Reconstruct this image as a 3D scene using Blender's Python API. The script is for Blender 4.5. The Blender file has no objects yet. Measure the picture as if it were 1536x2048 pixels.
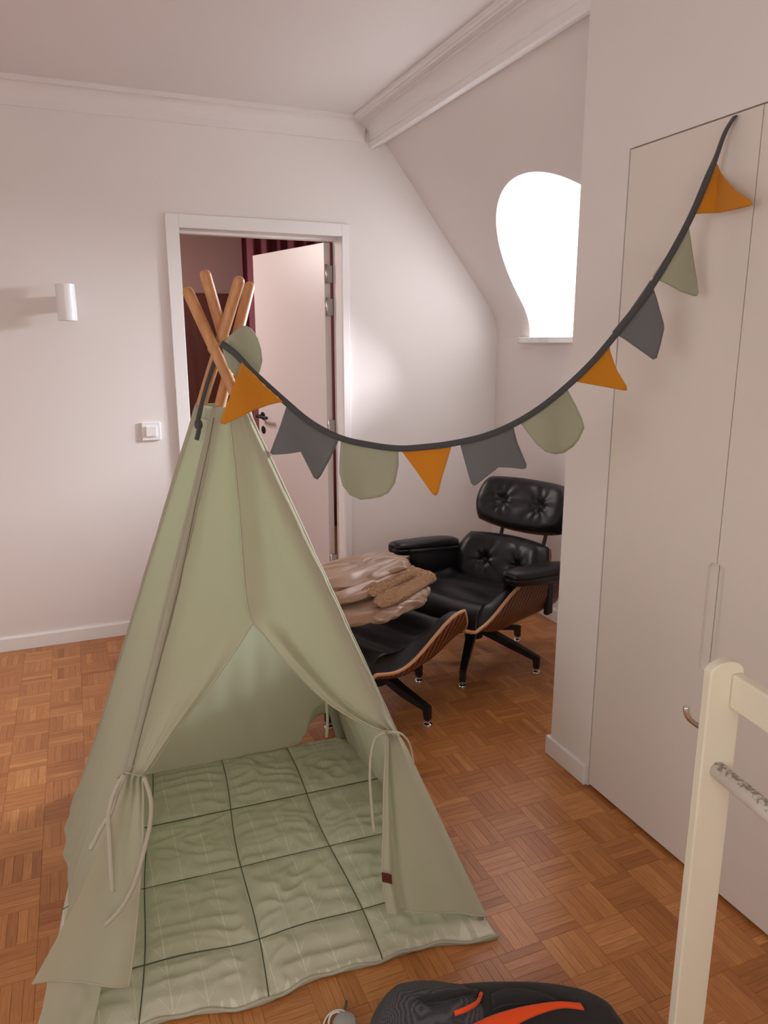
import bpy, bmesh, math, random
from mathutils import Vector, Matrix, noise

random.seed(7)
scene = bpy.context.scene
COL = scene.collection
V = Vector
R = math.radians

# ------------------------------------------------------------------ camera
FPX, YAW, PIT, ROL, HC = 1484.49, 0.3916754, 0.2249235, -0.0013367, 1.5
FW = V((math.sin(YAW)*math.cos(PIT), math.cos(YAW)*math.cos(PIT), -math.sin(PIT)))
RT = V((math.cos(YAW), -math.sin(YAW), 0))
UP = RT.cross(FW)
RT, UP = RT*math.cos(ROL)+UP*math.sin(ROL), -RT*math.sin(ROL)+UP*math.cos(ROL)
EYE = V((0, 0, HC))
cam_d = bpy.data.cameras.new('camera')
cam = bpy.data.objects.new('camera', cam_d)
COL.objects.link(cam)
cam_d.sensor_fit = 'VERTICAL'
cam_d.sensor_height = 36.0
cam_d.lens = FPX/2048*36.0
cam_d.clip_start = 0.02
m = Matrix((RT, UP, -FW)).transposed().to_4x4()
m.translation = EYE
cam.matrix_world = m
scene.camera = cam

# ------------------------------------------------------------------ view, world, daylight and added fill
scene.view_settings.view_transform = 'Standard'
scene.view_settings.look = 'None'
scene.view_settings.gamma = 1.0
scene.view_settings.use_curve_mapping = False
scene.view_settings.exposure = 0.44
world = bpy.data.worlds.new('world')
scene.world = world
world.use_nodes = True
bg = world.node_tree.nodes['Background']
bg.inputs[0].default_value = (0.93, 0.96, 1.0, 1)
bg.inputs[1].default_value = 2.2

def area_light(name, loc, target, sx, sy, power, color):
    ld = bpy.data.lights.new(name, 'AREA')
    ld.shape = 'RECTANGLE'; ld.size = sx; ld.size_y = sy
    ld.energy = power; ld.color = color
    o = bpy.data.objects.new(name, ld); COL.objects.link(o)
    o.location = loc
    o.rotation_euler = (V(target)-V(loc)).to_track_quat('-Z', 'Y').to_euler()
    return o
# daylight just outside the arched dormer window (right, behind the partition)
area_light('dormer_daylight', (3.75, 3.20, 2.25), (0.3, 2.9, 1.2), 1.0, 0.5, 400, (0.89, 0.92, 1.0))
# fill outside an added, unseen window in the left wall, behind the photographer
area_light('added_side_fill', (-2.12, 0.1, 1.55), (2, 0.35, 1.45), 1.5, 1.3, 5, (1.0, 0.92, 0.84))
# warm fill outside an added, unseen window in the wall behind the photographer
area_light('added_rear_fill', (-.3, -1.75, 1.6), (.3, 2, 1.2), 1.4, 1.2, 12, (1.0, 0.86, 0.70))
# added lamp that brightens the room beyond the door, no source seen
area_light('added_hall_fill', (-0.3, 5.2, 2.2), (1.0, 5.0, 0.6), 0.5, 0.5, 22, (1.0, 0.88, 0.83))

# ------------------------------------------------------------------ helpers
def ray(px, py):
    return (FW + RT*((px-768)/FPX) - UP*((py-1024)/FPX))
def at_z(px, py, z=0.0):
    d = ray(px, py); return EYE + d*((z-HC)/d.z)
def at_plane(px, py, P, n):
    d = ray(px, py); return EYE + d*((V(P)-EYE).dot(n)/d.dot(n))
def at_depth(px, py, t):
    return EYE + ray(px, py)*t
def proj(p):
    q = V(p)-EYE; w = q.dot(FW)
    return (768+FPX*q.dot(RT)/w, 1024-FPX*q.dot(UP)/w)
def sm(a, b, x):
    t = max(0.0, min(1.0, (x-a)/(b-a))); return t*t*(3-2*t)
def lerp(a, b, t): return a+(b-a)*t
def cr(pts, t):
    """Catmull-Rom through pts, t in 0..1"""
    n = len(pts)-1; x = max(0.0, min(0.99999, t))*n; i = int(x); f = x-i
    p0 = pts[max(0, i-1)]; p1 = pts[i]; p2 = pts[i+1]; p3 = pts[min(n, i+2)]
    return 0.5*((2*p1)+(p2-p0)*f+(2*p0-5*p1+4*p2-p3)*f*f+(3*p1-p0-3*p2+p3)*f*f*f)
def fnoise(x, y, z=0.0): return noise.noise(V((x, y, z)))

def link_mesh(name, me, mat, parent=None, smooth=False):
    o = bpy.data.objects.new(name, me); COL.objects.link(o)
    if mat: me.materials.append(mat)
    if parent: o.parent = parent
    if smooth:
        me.polygons.foreach_set('use_smooth', [True]*len(me.polygons))
    return o
def from_bm(name, bm, mat, parent=None, smooth=False, normals=True):
    if normals: bmesh.ops.recalc_face_normals(bm, faces=bm.faces)
    me = bpy.data.meshes.new(name); bm.to_mesh(me); bm.free()
    return link_mesh(name, me, mat, parent, smooth)
def box_bm(bm, x0, x1, y0, y1, z0, z1, M=None):
    r = bmesh.ops.create_cube(bm, size=1.0)
    for v in r['verts']:
        v.co = V((lerp(x0, x1, v.co.x+.5), lerp(y0, y1, v.co.y+.5), lerp(z0, z1, v.co.z+.5)))
        if M: v.co = M @ v.co
    return r['verts']
def bevel_all(bm, w, seg=2):
    bmesh.ops.bevel(bm, geom=bm.edges[:], offset=w, segments=seg, profile=0.5, affect='EDGES', clamp_overlap=True)
def box(name, x0, x1, y0, y1, z0, z1, mat, parent=None, bev=0.0, M=None, seg=2):
    bm = bmesh.new(); box_bm(bm, x0, x1, y0, y1, z0, z1, M)
    if bev: bevel_all(bm, bev, seg)
    return from_bm(name, bm, mat, parent)
def prism(name, pts, vec, mat, parent=None, bev=0.0, smooth=False):
    """closed polygon (3D points) extruded by vec"""
    bm = bmesh.new(); vec = V(vec)
    a = [bm.verts.new(p) for p in pts]; b = [bm.verts.new(V(p)+vec) for p in pts]
    bm.faces.new(a); bm.faces.new(b[::-1]); n = len(a)
    for i in range(n): bm.faces.new((a[i], a[(i+1) % n], b[(i+1) % n], b[i]))
    if bev: bevel_all(bm, bev)
    bm.normal_update()
    bmesh.ops.triangulate(bm, faces=[f for f in bm.faces if len(f.verts) > 4], ngon_method='EAR_CLIP')
    return from_bm(name, bm, mat, parent, smooth)
def tube_bm(bm, pts, rad, seg=10, caps=True, flat=1.0, upv=None):
    """round (or flattened) sweep along pts; rad number or list"""
    n = len(pts); rings = []
    prevN = None
    for i, p in enumerate(pts):
        t = (V(pts[min(n-1, i+1)])-V(pts[max(0, i-1)])).normalized()
        if prevN is None:
            a = V(upv) if upv else (V((0, 0, 1)) if abs(t.z) < .9 else V((1, 0, 0)))
            N = (a-t*a.dot(t)).normalized()
        else:
            N = (prevN-t*prevN.dot(t)).normalized()
        prevN = N; B = t.cross(N)
        r = rad[i] if isinstance(rad, (list, tuple)) else rad
        rings.append([bm.verts.new(V(p)+N*(r*math.cos(2*math.pi*k/seg))+B*(r*flat*math.sin(2*math.pi*k/seg))) for k in range(seg)])
    for i in range(n-1):
        for k in range(seg):
            bm.faces.new((rings[i][k], rings[i][(k+1) % seg], rings[i+1][(k+1) % seg], rings[i+1][k]))
    if caps:
        bm.faces.new(rings[0][::-1]); bm.faces.new(rings[-1])
def tube(name, pts, rad, mat, parent=None, seg=10, flat=1.0, upv=None):
    bm = bmesh.new(); tube_bm(bm, pts, rad, seg, True, flat, upv)
    o = from_bm(name, bm, mat, parent, True); return o
def curve_pts(keys, n=30):
    keys = [V(k) for k in keys]
    return [cr(keys, i/(n-1)) for i in range(n)]
def lathe(name, prof, mat, parent=None, seg=24, M=None):
    bm = bmesh.new(); rings = []
    for (r, z) in prof:
        rings.append([bm.verts.new((M or Matrix()) @ V((r*math.cos(2*math.pi*k/seg), r*math.sin(2*math.pi*k/seg), z))) for k in range(seg)])
    for i in range(len(prof)-1):
        for k in range(seg):
            bm.faces.new((rings[i][k], rings[i][(k+1) % seg], rings[i+1][(k+1) % seg], rings[i+1][k]))
    bm.faces.new(rings[0][::-1]); bm.faces.new(rings[-1])
    o = from_bm(name, bm, mat, parent, True)
    o.data.set_sharp_from_angle(angle=R(40))
    return o
def slab(name, fn, nu, nv, mat, parent=None, smooth=True, uv=None, sharp=None):
    """closed sheet: fn(u,v,w) with w 0 (inside) and 1 (outside)"""
    vs = []; fs = []
    for w in (0, 1):
        for j in range(nv+1):
            for i in range(nu+1): vs.append(fn(i/nu, j/nv, w))
    N = (nu+1)*(nv+1)
    def ix(i, j, w): return w*N+j*(nu+1)+i
    for j in range(nv):
        for i in range(nu):
            fs.append((ix(i, j, 1), ix(i+1, j, 1), ix(i+1, j+1, 1), ix(i, j+1, 1)))
            fs.append((ix(i, j, 0), ix(i, j+1, 0), ix(i+1, j+1, 0), ix(i+1, j, 0)))
    for i in range(nu):
        fs.append((ix(i, 0, 0), ix(i+1, 0, 0), ix(i+1, 0, 1), ix(i, 0, 1)))
        fs.append((ix(i, nv, 0), ix(i, nv, 1), ix(i+1, nv, 1), ix(i+1, nv, 0)))
    for j in range(nv):
        fs.append((ix(0, j, 0), ix(0, j, 1), ix(0, j+1, 1), ix(0, j+1, 0)))
        fs.append((ix(nu, j, 0), ix(nu, j+1, 0), ix(nu, j+1, 1), ix(nu, j, 1)))
    me = bpy.data.meshes.new(name); me.from_pydata(vs, [], fs)
    if uv:
        L = me.uv_layers.new(name='UVMap')
        for lp in me.loops:
            k = lp.vertex_index % N; L.data[lp.index].uv = uv((k % (nu+1))/nu, (k//(nu+1))/nv)
    bm = bmesh.new(); bm.from_mesh(me); bmesh.ops.recalc_face_normals(bm, faces=bm.faces); bm.to_mesh(me); bm.free()
    o = link_mesh(name, me, mat, parent, smooth)
    if sharp: me.set_sharp_from_angle(angle=R(sharp))
    return o
def sheet_fn(S, th):
    """S(u,v)->point ; returns slab fn offset along the normal by +-th/2"""
    def fn(u, v, w):
        e = 1e-3
        a = S(min(1, u+e), v)-S(max(0, u-e), v); b = S(u, min(1, v+e))-S(u, max(0, v-e))
        n = a.cross(b)
        n = n.normalized() if n.length > 1e-12 else V((0, 0, 1))
        return S(u, v)+n*(th*(w-.5))
    return fn
def sheet(name, S, nu, nv, mat, parent=None):
    """a single layer of cloth"""
    vs = [S(i/nu, j/nv) for j in range(nv+1) for i in range(nu+1)]
    fs = [(j*(nu+1)+i, j*(nu+1)+i+1, (j+1)*(nu+1)+i+1, (j+1)*(nu+1)+i) for j in range(nv) for i in range(nu)]
    me = bpy.data.meshes.new(name); me.from_pydata(vs, [], fs)
    return link_mesh(name, me, mat, parent, True)
def thing(name, label, cat, loc=(0, 0, 0), rz=0.0, group=None):
    o = bpy.data.objects.new(name, None); COL.objects.link(o)
    o.location = loc; o.rotation_euler = (0, 0, rz); o.empty_display_size = .05
    tag(o, label, cat, group); return o
def tag(o, label, cat, group=None):
    o['label'] = label; o['category'] = cat
    if group: o['group'] = group
    return o
def struct(o, label=None):
    o['kind'] = 'structure'
    if label: o['label'] = label
    return o
def keep(child, parent):
    """parent world-space geometry to an Empty that has been moved"""
    child.parent = parent
    child.matrix_parent_inverse = (Matrix.Translation(parent.location) @ parent.rotation_euler.to_matrix().to_4x4()).inverted()
    return child

# ------------------------------------------------------------------ materials
def srgb(r, g, b):
    f = lambda c: ((c/255+.055)/1.055)**2.4 if c > 10 else c/255/12.92
    return (f(r), f(g), f(b), 1)
def mat(name, col, rough=.6, metal=0.0, spec=.5):
    m = bpy.data.materials.new(name); m.use_nodes = True
    p = m.node_tree.nodes['Principled BSDF']
    p.inputs['Base Color'].default_value = col
    p.inputs['Roughness'].default_value = rough
    p.inputs['Metallic'].default_value = metal
    p.inputs['Specular IOR Level'].default_value = spec
    return m, m.node_tree, p
def bump(nt, p, scale, dist, strength=.3, coord='Object', tex='noise', detail=4, stretch=None):
    tc = nt.nodes.new('ShaderNodeTexCoord'); src = tc.outputs[coord]
    if stretch:
        mp = nt.nodes.new('ShaderNodeMapping'); mp.inputs['Scale'].default_value = stretch
        nt.links.new(src, mp.inputs[0]); src = mp.outputs[0]
    if tex == 'noise':
        t = nt.nodes.new('ShaderNodeTexNoise'); t.inputs['Scale'].default_value = scale; t.inputs['Detail'].default_value = detail; out = t.outputs[0]
    else:
        t = nt.nodes.new('ShaderNodeTexVoronoi'); t.inputs['Scale'].default_value = scale; out = t.outputs[0]
    nt.links.new(src, t.inputs['Vector'])
    b = nt.nodes.new('ShaderNodeBump'); b.inputs['Strength'].default_value = strength; b.inputs['Distance'].default_value = dist
    nt.links.new(out, b.inputs['Height']); nt.links.new(b.outputs[0], p.inputs['Normal'])
    return t, b
def vary(nt, p, c1, c2, scale, coord='Object', stretch=None, detail=3, lo=.3, hi=.7):
    tc = nt.nodes.new('ShaderNodeTexCoord'); src = tc.outputs[coord]
    if stretch:
        mp = nt.nodes.new('ShaderNodeMapping'); mp.inputs['Scale'].default_value = stretch
        nt.links.new(src, mp.inputs[0]); src = mp.outputs[0]
    t = nt.nodes.new('ShaderNodeTexNoise'); t.inputs['Scale'].default_value = scale; t.inputs['Detail'].default_value = detail
    nt.links.new(src, t.inputs['Vector'])
    r = nt.nodes.new('ShaderNodeValToRGB'); e = r.color_ramp.elements
    e[0].position = lo; e[0].color = c1; e[1].position = hi; e[1].color = c2
    nt.links.new(t.outputs[0], r.inputs[0]); nt.links.new(r.outputs[0], p.inputs['Base Color'])
    return r
def paint(name, col, rough=.55):
    m, nt, p = mat(name, col, rough); bump(nt, p, 180, .001, .12); return m
M_WALL = paint('wall_paint', (.79, .73, .70, 1), .7)
M_CEIL = paint('ceiling_paint', (.78, .72, .695, 1), .75)
M_TRIM = paint('trim_paint', (.84, .81, .79, 1), .35)
M_DOOR = paint('door_lacquer', (.72, .64, .62, 1), .35)
M_WARD = paint('wardrobe_lacquer', (.75, .68, .62, 1), .4)
M_GAP = mat('dark_gap', (.03, .022, .018, 1), .9)[0]
M_PLASTIC = mat('white_plastic', (.84, .82, .81, 1), .3)[0]
M_CHROME = mat('chrome', (.75, .74, .73, 1), .12, 1.0)[0]
M_STEEL = mat('brushed_steel', (.55, .54, .52, 1), .35, 1.0)[0]
M_BLACKMETAL = mat('black_metal', (.012, .012, .013, 1), .35)[0]

def marble_mat():
    m, nt, p = mat('marble', (.8, .79, .78, 1), .25)
    vary(nt, p, (.86, .85, .84, 1), (.55, .54, .54, 1), 9, detail=8, lo=.45, hi=.75); return m
M_MARBLE = marble_mat()

def fabric_mat(name, col, trans=.25, weave=900, trcol=None):
    m, nt, p = mat(name, col, .9, 0, .15)
    p.inputs['Sheen Weight'].default_value = .15
    t, b = bump(nt, p, weave, .0006, .35)
    b2 = nt.nodes.new('ShaderNodeBump'); b2.inputs['Strength'].default_value = .25; b2.inputs['Distance'].default_value = .01
    n2 = nt.nodes.new('ShaderNodeTexNoise'); n2.inputs['Scale'].default_value = 14; n2.inputs['Detail'].default_value = 5
    tc = nt.nodes.new('ShaderNodeTexCoord'); nt.links.new(tc.outputs['Object'], n2.inputs['Vector'])
    nt.links.new(n2.outputs[0], b2.inputs['Height']); nt.links.new(b2.outputs[0], b.inputs['Normal'])
    if trans > 0:
        tr = nt.nodes.new('ShaderNodeBsdfTranslucent'); tr.inputs[0].default_value = trcol or col
        mx = nt.nodes.new('ShaderNodeMixShader'); mx.inputs[0].default_value = trans
        out = nt.nodes['Material Output']
        nt.links.new(p.outputs[0], mx.inputs[1]); nt.links.new(tr.outputs[0], mx.inputs[2]); nt.links.new(mx.outputs[0], out.inputs[0])
    return m
SAGE = (.575, .525, .405, 1)
M_SAGE = fabric_mat('sage_cotton', SAGE, .42, trcol=(.58, .69, .47, 1))
M_SAGEFLAG = fabric_mat('sage_felt', (.38, .385, .275, 1), .12)
M_ORANGE = fabric_mat('mustard_felt', (.62, .235, .018, 1), .12)
M_GREY = fabric_mat('grey_felt', (.155, .157, .157, 1), .08)
M_TAPE = fabric_mat('grey_tape', (.075, .075, .075, 1), 0)
M_TIE = fabric_mat('sage_tie', (.46, .43, .33, 1), 0)
M_TAG = fabric_mat('leather_tag', (.10, .022, .016, 1), 0)

def floor_mat():
    m, nt, p = mat('oak_parquet', (.4, .2, .08, 1), .34)
    uvn = nt.nodes.new('ShaderNodeUVMap'); uvn.uv_map = 'UVMap'
    mp = nt.nodes.new('ShaderNodeMapping'); mp.inputs['Scale'].default_value = (9, 150, 1)
    nt.links.new(uvn.outputs[0], mp.inputs[0])
    n1 = nt.nodes.new('ShaderNodeTexNoise'); n1.inputs['Scale'].default_value = 1.6; n1.inputs['Detail'].default_value = 6; n1.inputs['Distortion'].default_value = .6
    nt.links.new(mp.outputs[0], n1.inputs['Vector'])
    at = nt.nodes.new('ShaderNodeAttribute'); at.attribute_name = 'tone'
    tone = nt.nodes.new('ShaderNodeValToRGB'); e = tone.color_ramp.elements
    e[0].position = 0; e[0].color = (.36, .125, .034, 1)
    e[1].position = 1; e[1].color = (.64, .29, .098, 1)
    k = e.new(.5); k.color = (.50, .20, .060, 1)
    nt.links.new(at.outputs['Fac'], tone.inputs[0])
    gr = nt.nodes.new('ShaderNodeValToRGB'); g = gr.color_ramp.elements
    g[0].position = .32; g[0].color = (.72, .66, .60, 1); g[1].position = .62; g[1].color = (1.08, 1.08, 1.08, 1)
    nt.links.new(n1.outputs[0], gr.inputs[0])
    mul = nt.nodes.new('ShaderNodeMixRGB'); mul.blend_type = 'MULTIPLY'; mul.inputs[0].default_value = .8
    nt.links.new(tone.outputs[0], mul.inputs[1]); nt.links.new(gr.outputs[0], mul.inputs[2])
    nt.links.new(mul.outputs[0], p.inputs['Base Color'])
    b = nt.nodes.new('ShaderNodeBump'); b.inputs['Strength'].default_value = .12; b.inputs['Distance'].default_value = .001
    nt.links.new(n1.outputs[0], b.inputs['Height']); nt.links.new(b.outputs[0], p.inputs['Normal'])
    return m
M_FLOOR = floor_mat()
M_FLOORBASE = mat('floor_joint', (.16, .065, .025, 1), .8)[0]

def wood_mat(name, c1, c2, scale=6, stretch=(1, 1, 1), rough=.4, lo=.35, hi=.65):
    m, nt, p = mat(name, c1, rough); vary(nt, p, c1, c2, scale, stretch=stretch, detail=6, lo=lo, hi=hi); return m
M_POLE = wood_mat('pine_pole', (.45, .20, .072, 1), (.57, .275, .115, 1), 5, (14, 14, 1.2), .45)
def rosewood():
    m, nt, p = mat('rosewood', (.2, .07, .03, 1), .3)
    tc = nt.nodes.new('ShaderNodeTexCoord')
    mp = nt.nodes.new('ShaderNodeMapping'); mp.inputs['Rotation'].default_value = (0, R(38), 0)
    nt.links.new(tc.outputs['Object'], mp.inputs[0])
    w = nt.nodes.new('ShaderNodeTexWave'); w.bands_direction = 'X'; w.inputs['Scale'].default_value = 14; w.inputs['Distortion'].default_value = 3.0
    w.inputs['Detail'].default_value = 3; w.inputs['Detail Scale'].default_value = 1.2
    nt.links.new(mp.outputs[0], w.inputs['Vector'])
    r = nt.nodes.new('ShaderNodeValToRGB'); e = r.color_ramp.elements
    e[0].position = .15; e[0].color = (.030, .009, .005, 1); e[1].position = .8; e[1].color = (.25, .075, .026, 1)
    nt.links.new(w.outputs[0], r.inputs[0]); nt.links.new(r.outputs[0], p.inputs['Base Color'])
    return m
M_ROSE = rosewood()
M_PLYEDGE = mat('plywood_edge', (.62, .32, .16, 1), .4)[0]
def leather():
    m, nt, p = mat('black_leather', (.006, .006, .0065, 1), .38, 0, .35)
    bump(nt, p, 260, .0008, .25, tex='voronoi'); return m
M_LEATHER = leather()
M_BUTTON = mat('leather_button', (.008, .008, .008, 1), .45)[0]

# ------------------------------------------------------------------ the room
D = 3.916            # far wall
XR = 1.529           # wardrobe front
XK, ZK = 2.343, 1.626  # knee wall and where the slope starts
XS, ZS = 1.64, 2.508   # where the slope meets the cornice
ZC = 2.62            # ceiling
XL, YB = -1.9, -1.5
YP = 2.078           # end of the partition

def quads(name, qs, mat_, parent=None, smooth=False):
    bm = bmesh.new()
    for q in qs: bm.faces.new([bm.verts.new(p) for p in q])
    bmesh.ops.remove_doubles(bm, verts=bm.verts, dist=1e-5)
    return from_bm(name, bm, mat_, parent, smooth, normals=False)

# floor: base with single parquet strips
floor = struct(box('floor', XL-.1, 2.5, YB-.1, 4.05, -.06, -.0012, M_FLOORBASE))
SQ = .1265
xs = [1.239-SQ*k for k in range(-9, 4)]               # right part of the room
xs = sorted(xs); left0 = -.0815; mid0, mid1 = .045, xs[0]
xs = [left0-SQ*k for k in range(15, -1, -1)]+[mid0+(mid1-mid0)*k/7 for k in range(7)]+xs
ys = [1.588+.1254*k for k in range(-25, 20)]
iref = min(range(len(xs)), key=lambda i: abs(xs[i]-1.239))-1     # square whose strips run along x
jref = min(range(len(ys)), key=lambda j: abs(ys[j]-1.588))-1
strips = []
rnd = random.Random(3)
for i in range(len(xs)-1):
    for j in range(len(ys)-1):
        along_x = ((i-iref)+(j-jref)) % 2 == 0
        blk = rnd.gauss(.5, .13)
        for k in range(5):
            x0, x1, y0, y1 = xs[i], xs[i+1], ys[j], ys[j+1]
            if along_x: y0, y1 = lerp(y0, y1, k/5), lerp(y0, y1, (k+1)/5)
            else: x0, x1 = lerp(x0, x1, k/5), lerp(x0, x1, (k+1)/5)
            x0, x1, y0, y1 = max(x0, XL), min(x1, XK), max(y0, YB), min(y1, D)
            if x1-x0 < .004 or y1-y0 < .004: continue
            strips.append((x0, x1, y0, y1, along_x, max(0, min(1, blk+rnd.gauss(0, .16))), rnd.random()*40, rnd.random()*40))
TIPI_SIL = [(445, 640), (980, 1850), (850, 1880), (400, 2048), (60, 2048), (60, 1960), (125, 1800), (130, 1590), (185, 1545)]
def inside(poly, x, y):
    c = False; n = len(poly)
    for a in range(n):
        (x1, y1), (x2, y2) = poly[a], poly[a-1]
        if (y1 > y) != (y2 > y) and x < (x2-x1)*(y-y1)/(y2-y1)+x1: c = not c
    return c
scored = []
for n_, s_ in enumerate(strips):
    cx, cy = (s_[0]+s_[1])/2, (s_[2]+s_[3])/2
    if cy < .3 or cx > 1.525 and cy < 2.1: continue
    px, py = proj((cx, cy, 0))
    if not (5 < px < 1531 and 1200 < py < 2043) or inside(TIPI_SIL, px, py): continue
    c = [proj((s_[0], s_[2], 0)), proj((s_[1], s_[2], 0)), proj((s_[1], s_[3], 0)), proj((s_[0], s_[3], 0))]
    ar = abs(sum(c[q][0]*c[(q+1) % 4][1]-c[(q+1) % 4][0]*c[q][1] for q in range(4)))/2
    if py > 1965 and 770 < px < 1190: ar *= .1
    scored.append((ar, n_))
scored.sort(reverse=True)
single = set(n_ for _, n_ in scored[:300])
def strip_mesh(name, items, local=False):
    vs, fs, uvs, tones = [], [], [], []
    for (x0, x1, y0, y1, ax, tone, ru, rv) in items:
        g, b = .0001, .0004
        base = len(vs)
        ox, oy = ((x0+x1)/2, (y0+y1)/2) if local else (0, 0)
        for (e, z) in ((g, -.0012), (g+b, 0.0)):
            for (x, y) in ((x0+e, y0+e), (x1-e, y0+e), (x1-e, y1-e), (x0+e, y1-e)): vs.append((x-ox, y-oy, z))
        q = [(4, 5, 6, 7)]+[(k, (k+1) % 4, 4+(k+1) % 4, 4+k) for k in range(4)]
        for f in q:
            fs.append(tuple(base+k for k in f)); tones.append(tone)
            for k in f:
                p = vs[base+k]
                uvs.append((p[0]+ox+ru, p[1]+oy+rv) if ax else (p[1]+oy+ru, p[0]+ox+rv))
    me = bpy.data.meshes.new(name); me.from_pydata(vs, [], fs)
    L = me.uv_layers.new(name='UVMap'); L.data.foreach_set('uv', [c for uv in uvs for c in uv])
    A = me.attributes.new('tone', 'FLOAT', 'FACE'); A.data.foreach_set('value', tones)
    return me
for n_ in sorted(single):
    s_ = strips[n_]
    o = link_mesh('parquet_strip', strip_mesh('parquet_strip', [s_], True), M_FLOOR, floor)
    o.location = ((s_[0]+s_[1])/2, (s_[2]+s_[3])/2, 0)
o = link_mesh('parquet_field', strip_mesh('parquet_field', [s for n_, s in enumerate(strips) if n_ not in single]), M_FLOOR, floor)
o['kind'] = 'stuff'

# far wall with the door opening
OX0, OX1, OZ = .539, 1.374, 2.043         # clear opening
struct(quads('wall_back', [
    [(XL, D, 0), (OX0, D, 0), (OX0, D, ZC), (XL, D, ZC)],
    [(OX0, D, OZ), (OX1, D, OZ), (OX1, D, ZC), (OX0, D, ZC)],
    [(OX1, D, 0), (XK+.1, D, 0), (XK+.1, D, ZC), (OX1, D, ZC)]], M_WALL))
WT = .14                                   # wall thickness
fx0, fx1, fz0, fz1 = -1.0, .4, .95, 2.15
struct(quads('wall_front', [
    [(XL, YB, 0), (XL, YB, ZC), (fx0, YB, ZC), (fx0, YB, 0)], [(fx1, YB, 0), (fx1, YB, ZC), (XR+1, YB, ZC), (XR+1, YB, 0)],
    [(fx0, YB, 0), (fx0, YB, fz0), (fx1, YB, fz0), (fx1, YB, 0)], [(fx0, YB, fz1), (fx0, YB, ZC), (fx1, YB, ZC), (fx1, YB, fz1)]], M_WALL))
bm = bmesh.new()
for a in ((fx0, fx0+.06, fz0, fz1), (fx1-.06, fx1, fz0, fz1), (fx0, fx1, fz0, fz0+.06), (fx0, fx1, fz1-.06, fz1), (-.33, -.27, fz0, fz1)):
    box_bm(bm, a[0], a[1], YB-.08, YB-.02, a[2], a[3])
struct(from_bm('added_window_3', bm, M_TRIM))  # added, unseen window that lets in the warm rear fill
wy0, wy1, wz0, wz1 = -.7, .9, .9, 2.2
struct(quads('wall_left', [
    [(XL, YB, 0), (XL, wy0, 0), (XL, wy0, ZC), (XL, YB, ZC)],
    [(XL, wy1, 0), (XL, D, 0), (XL, D, ZC), (XL, wy1, ZC)],
    [(XL, wy0, 0), (XL, wy1, 0), (XL, wy1, wz0), (XL, wy0, wz0)],
    [(XL, wy0, wz1), (XL, wy1, wz1), (XL, wy1, ZC), (XL, wy0, ZC)]], M_WALL))
bm = bmesh.new()
for a in ((wy0, wy0+.06, wz0, wz1), (wy1-.06, wy1, wz0, wz1), (wy0, wy1, wz0, wz0+.06), (wy0, wy1, wz1-.06, wz1), (.07, .13, wz0, wz1)):
    box_bm(bm, XL-.08, XL-.02, a[0], a[1], a[2], a[3])
struct(from_bm('added_window_2', bm, M_TRIM))  # added, unseen window for the fill from the left
struct(quads('ceiling', [[(XL, YB, ZC), (XL, D, ZC), (XS-.02, D, ZC), (XS-.02, YB, ZC)]], M_CEIL))

# knee wall + slope on the right, with the arched dormer opening
YC_, HW, ZT, ZSILL = 2.98, .585, 2.21, 1.525
def half_width(z):
    if z <= ZK: return HW
    t = min(1.0, (z-ZK)/(ZT-ZK))
    return HW*max(0.0, 1-t**2.1)**.5
dx, dz = XS-XK, ZS-ZK
prof = [(XK, 0.0), (XK, ZSILL)]
L_ = math.hypot(dx, dz); rr = .11
for k in range(9):                         # rounded change from wall to slope
    t = k/8
    a = V((XK, ZK-rr)); b = V((XK, ZK)); c = V((XK+dx/L_*rr, ZK+dz/L_*rr))
    p = a*(1-t)**2+b*2*t*(1-t)+c*t*t
    if p.y > ZSILL+.002: prof.append((p.x, p.y))
z = prof[-1][1]
zs_ = [z+(ZT-z)*(1-(1-k/26)**2) for k in range(1, 27)]
prof += [(XK+dx*(q-ZK)/dz, q) for q in zs_]+[(XS-.06, ZS+.075)]
qs = []
Y0, Y1 = YP-.05, D
for (xa, za), (xb, zb) in zip(prof, prof[1:]):
    if zb <= ZSILL+.001 or za >= ZT-.001:
        qs.append([(xa, Y0, za), (xa, Y1, za), (xb, Y1, zb), (xb, Y0, zb)])
    else:
        wa, wb = half_width(za), half_width(zb)
        qs.append([(xa, YC_+wa, za), (xa, Y1, za), (xb, Y1, zb), (xb, YC_+wb, zb)])
        qs.append([(xa, Y0, za), (xa, YC_-wa, za), (xb, YC_-wb, zb), (xb, Y0, zb)])
struct(quads('wall_right', qs, M_WALL, smooth=False))
# dormer reveal
XW = 2.92
edge = []
for (xa, za) in prof:
    if ZSILL-.001 <= za <= ZT+.001: edge.append((xa, half_width(za), za))
loop = [V((x, YC_+w, z)) for x, w, z in edge]+[V((x, YC_-w, z)) for x, w, z in edge[::-1][1:]]
qs = [[a, b, V((XW, b.y, b.z)), V((XW, a.y, a.z))] for a, b in zip(loop, loop[1:])]
struct(quads('trim_4', qs, M_TRIM, smooth=True), 'white plastered reveal of the arched dormer window')
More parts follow.
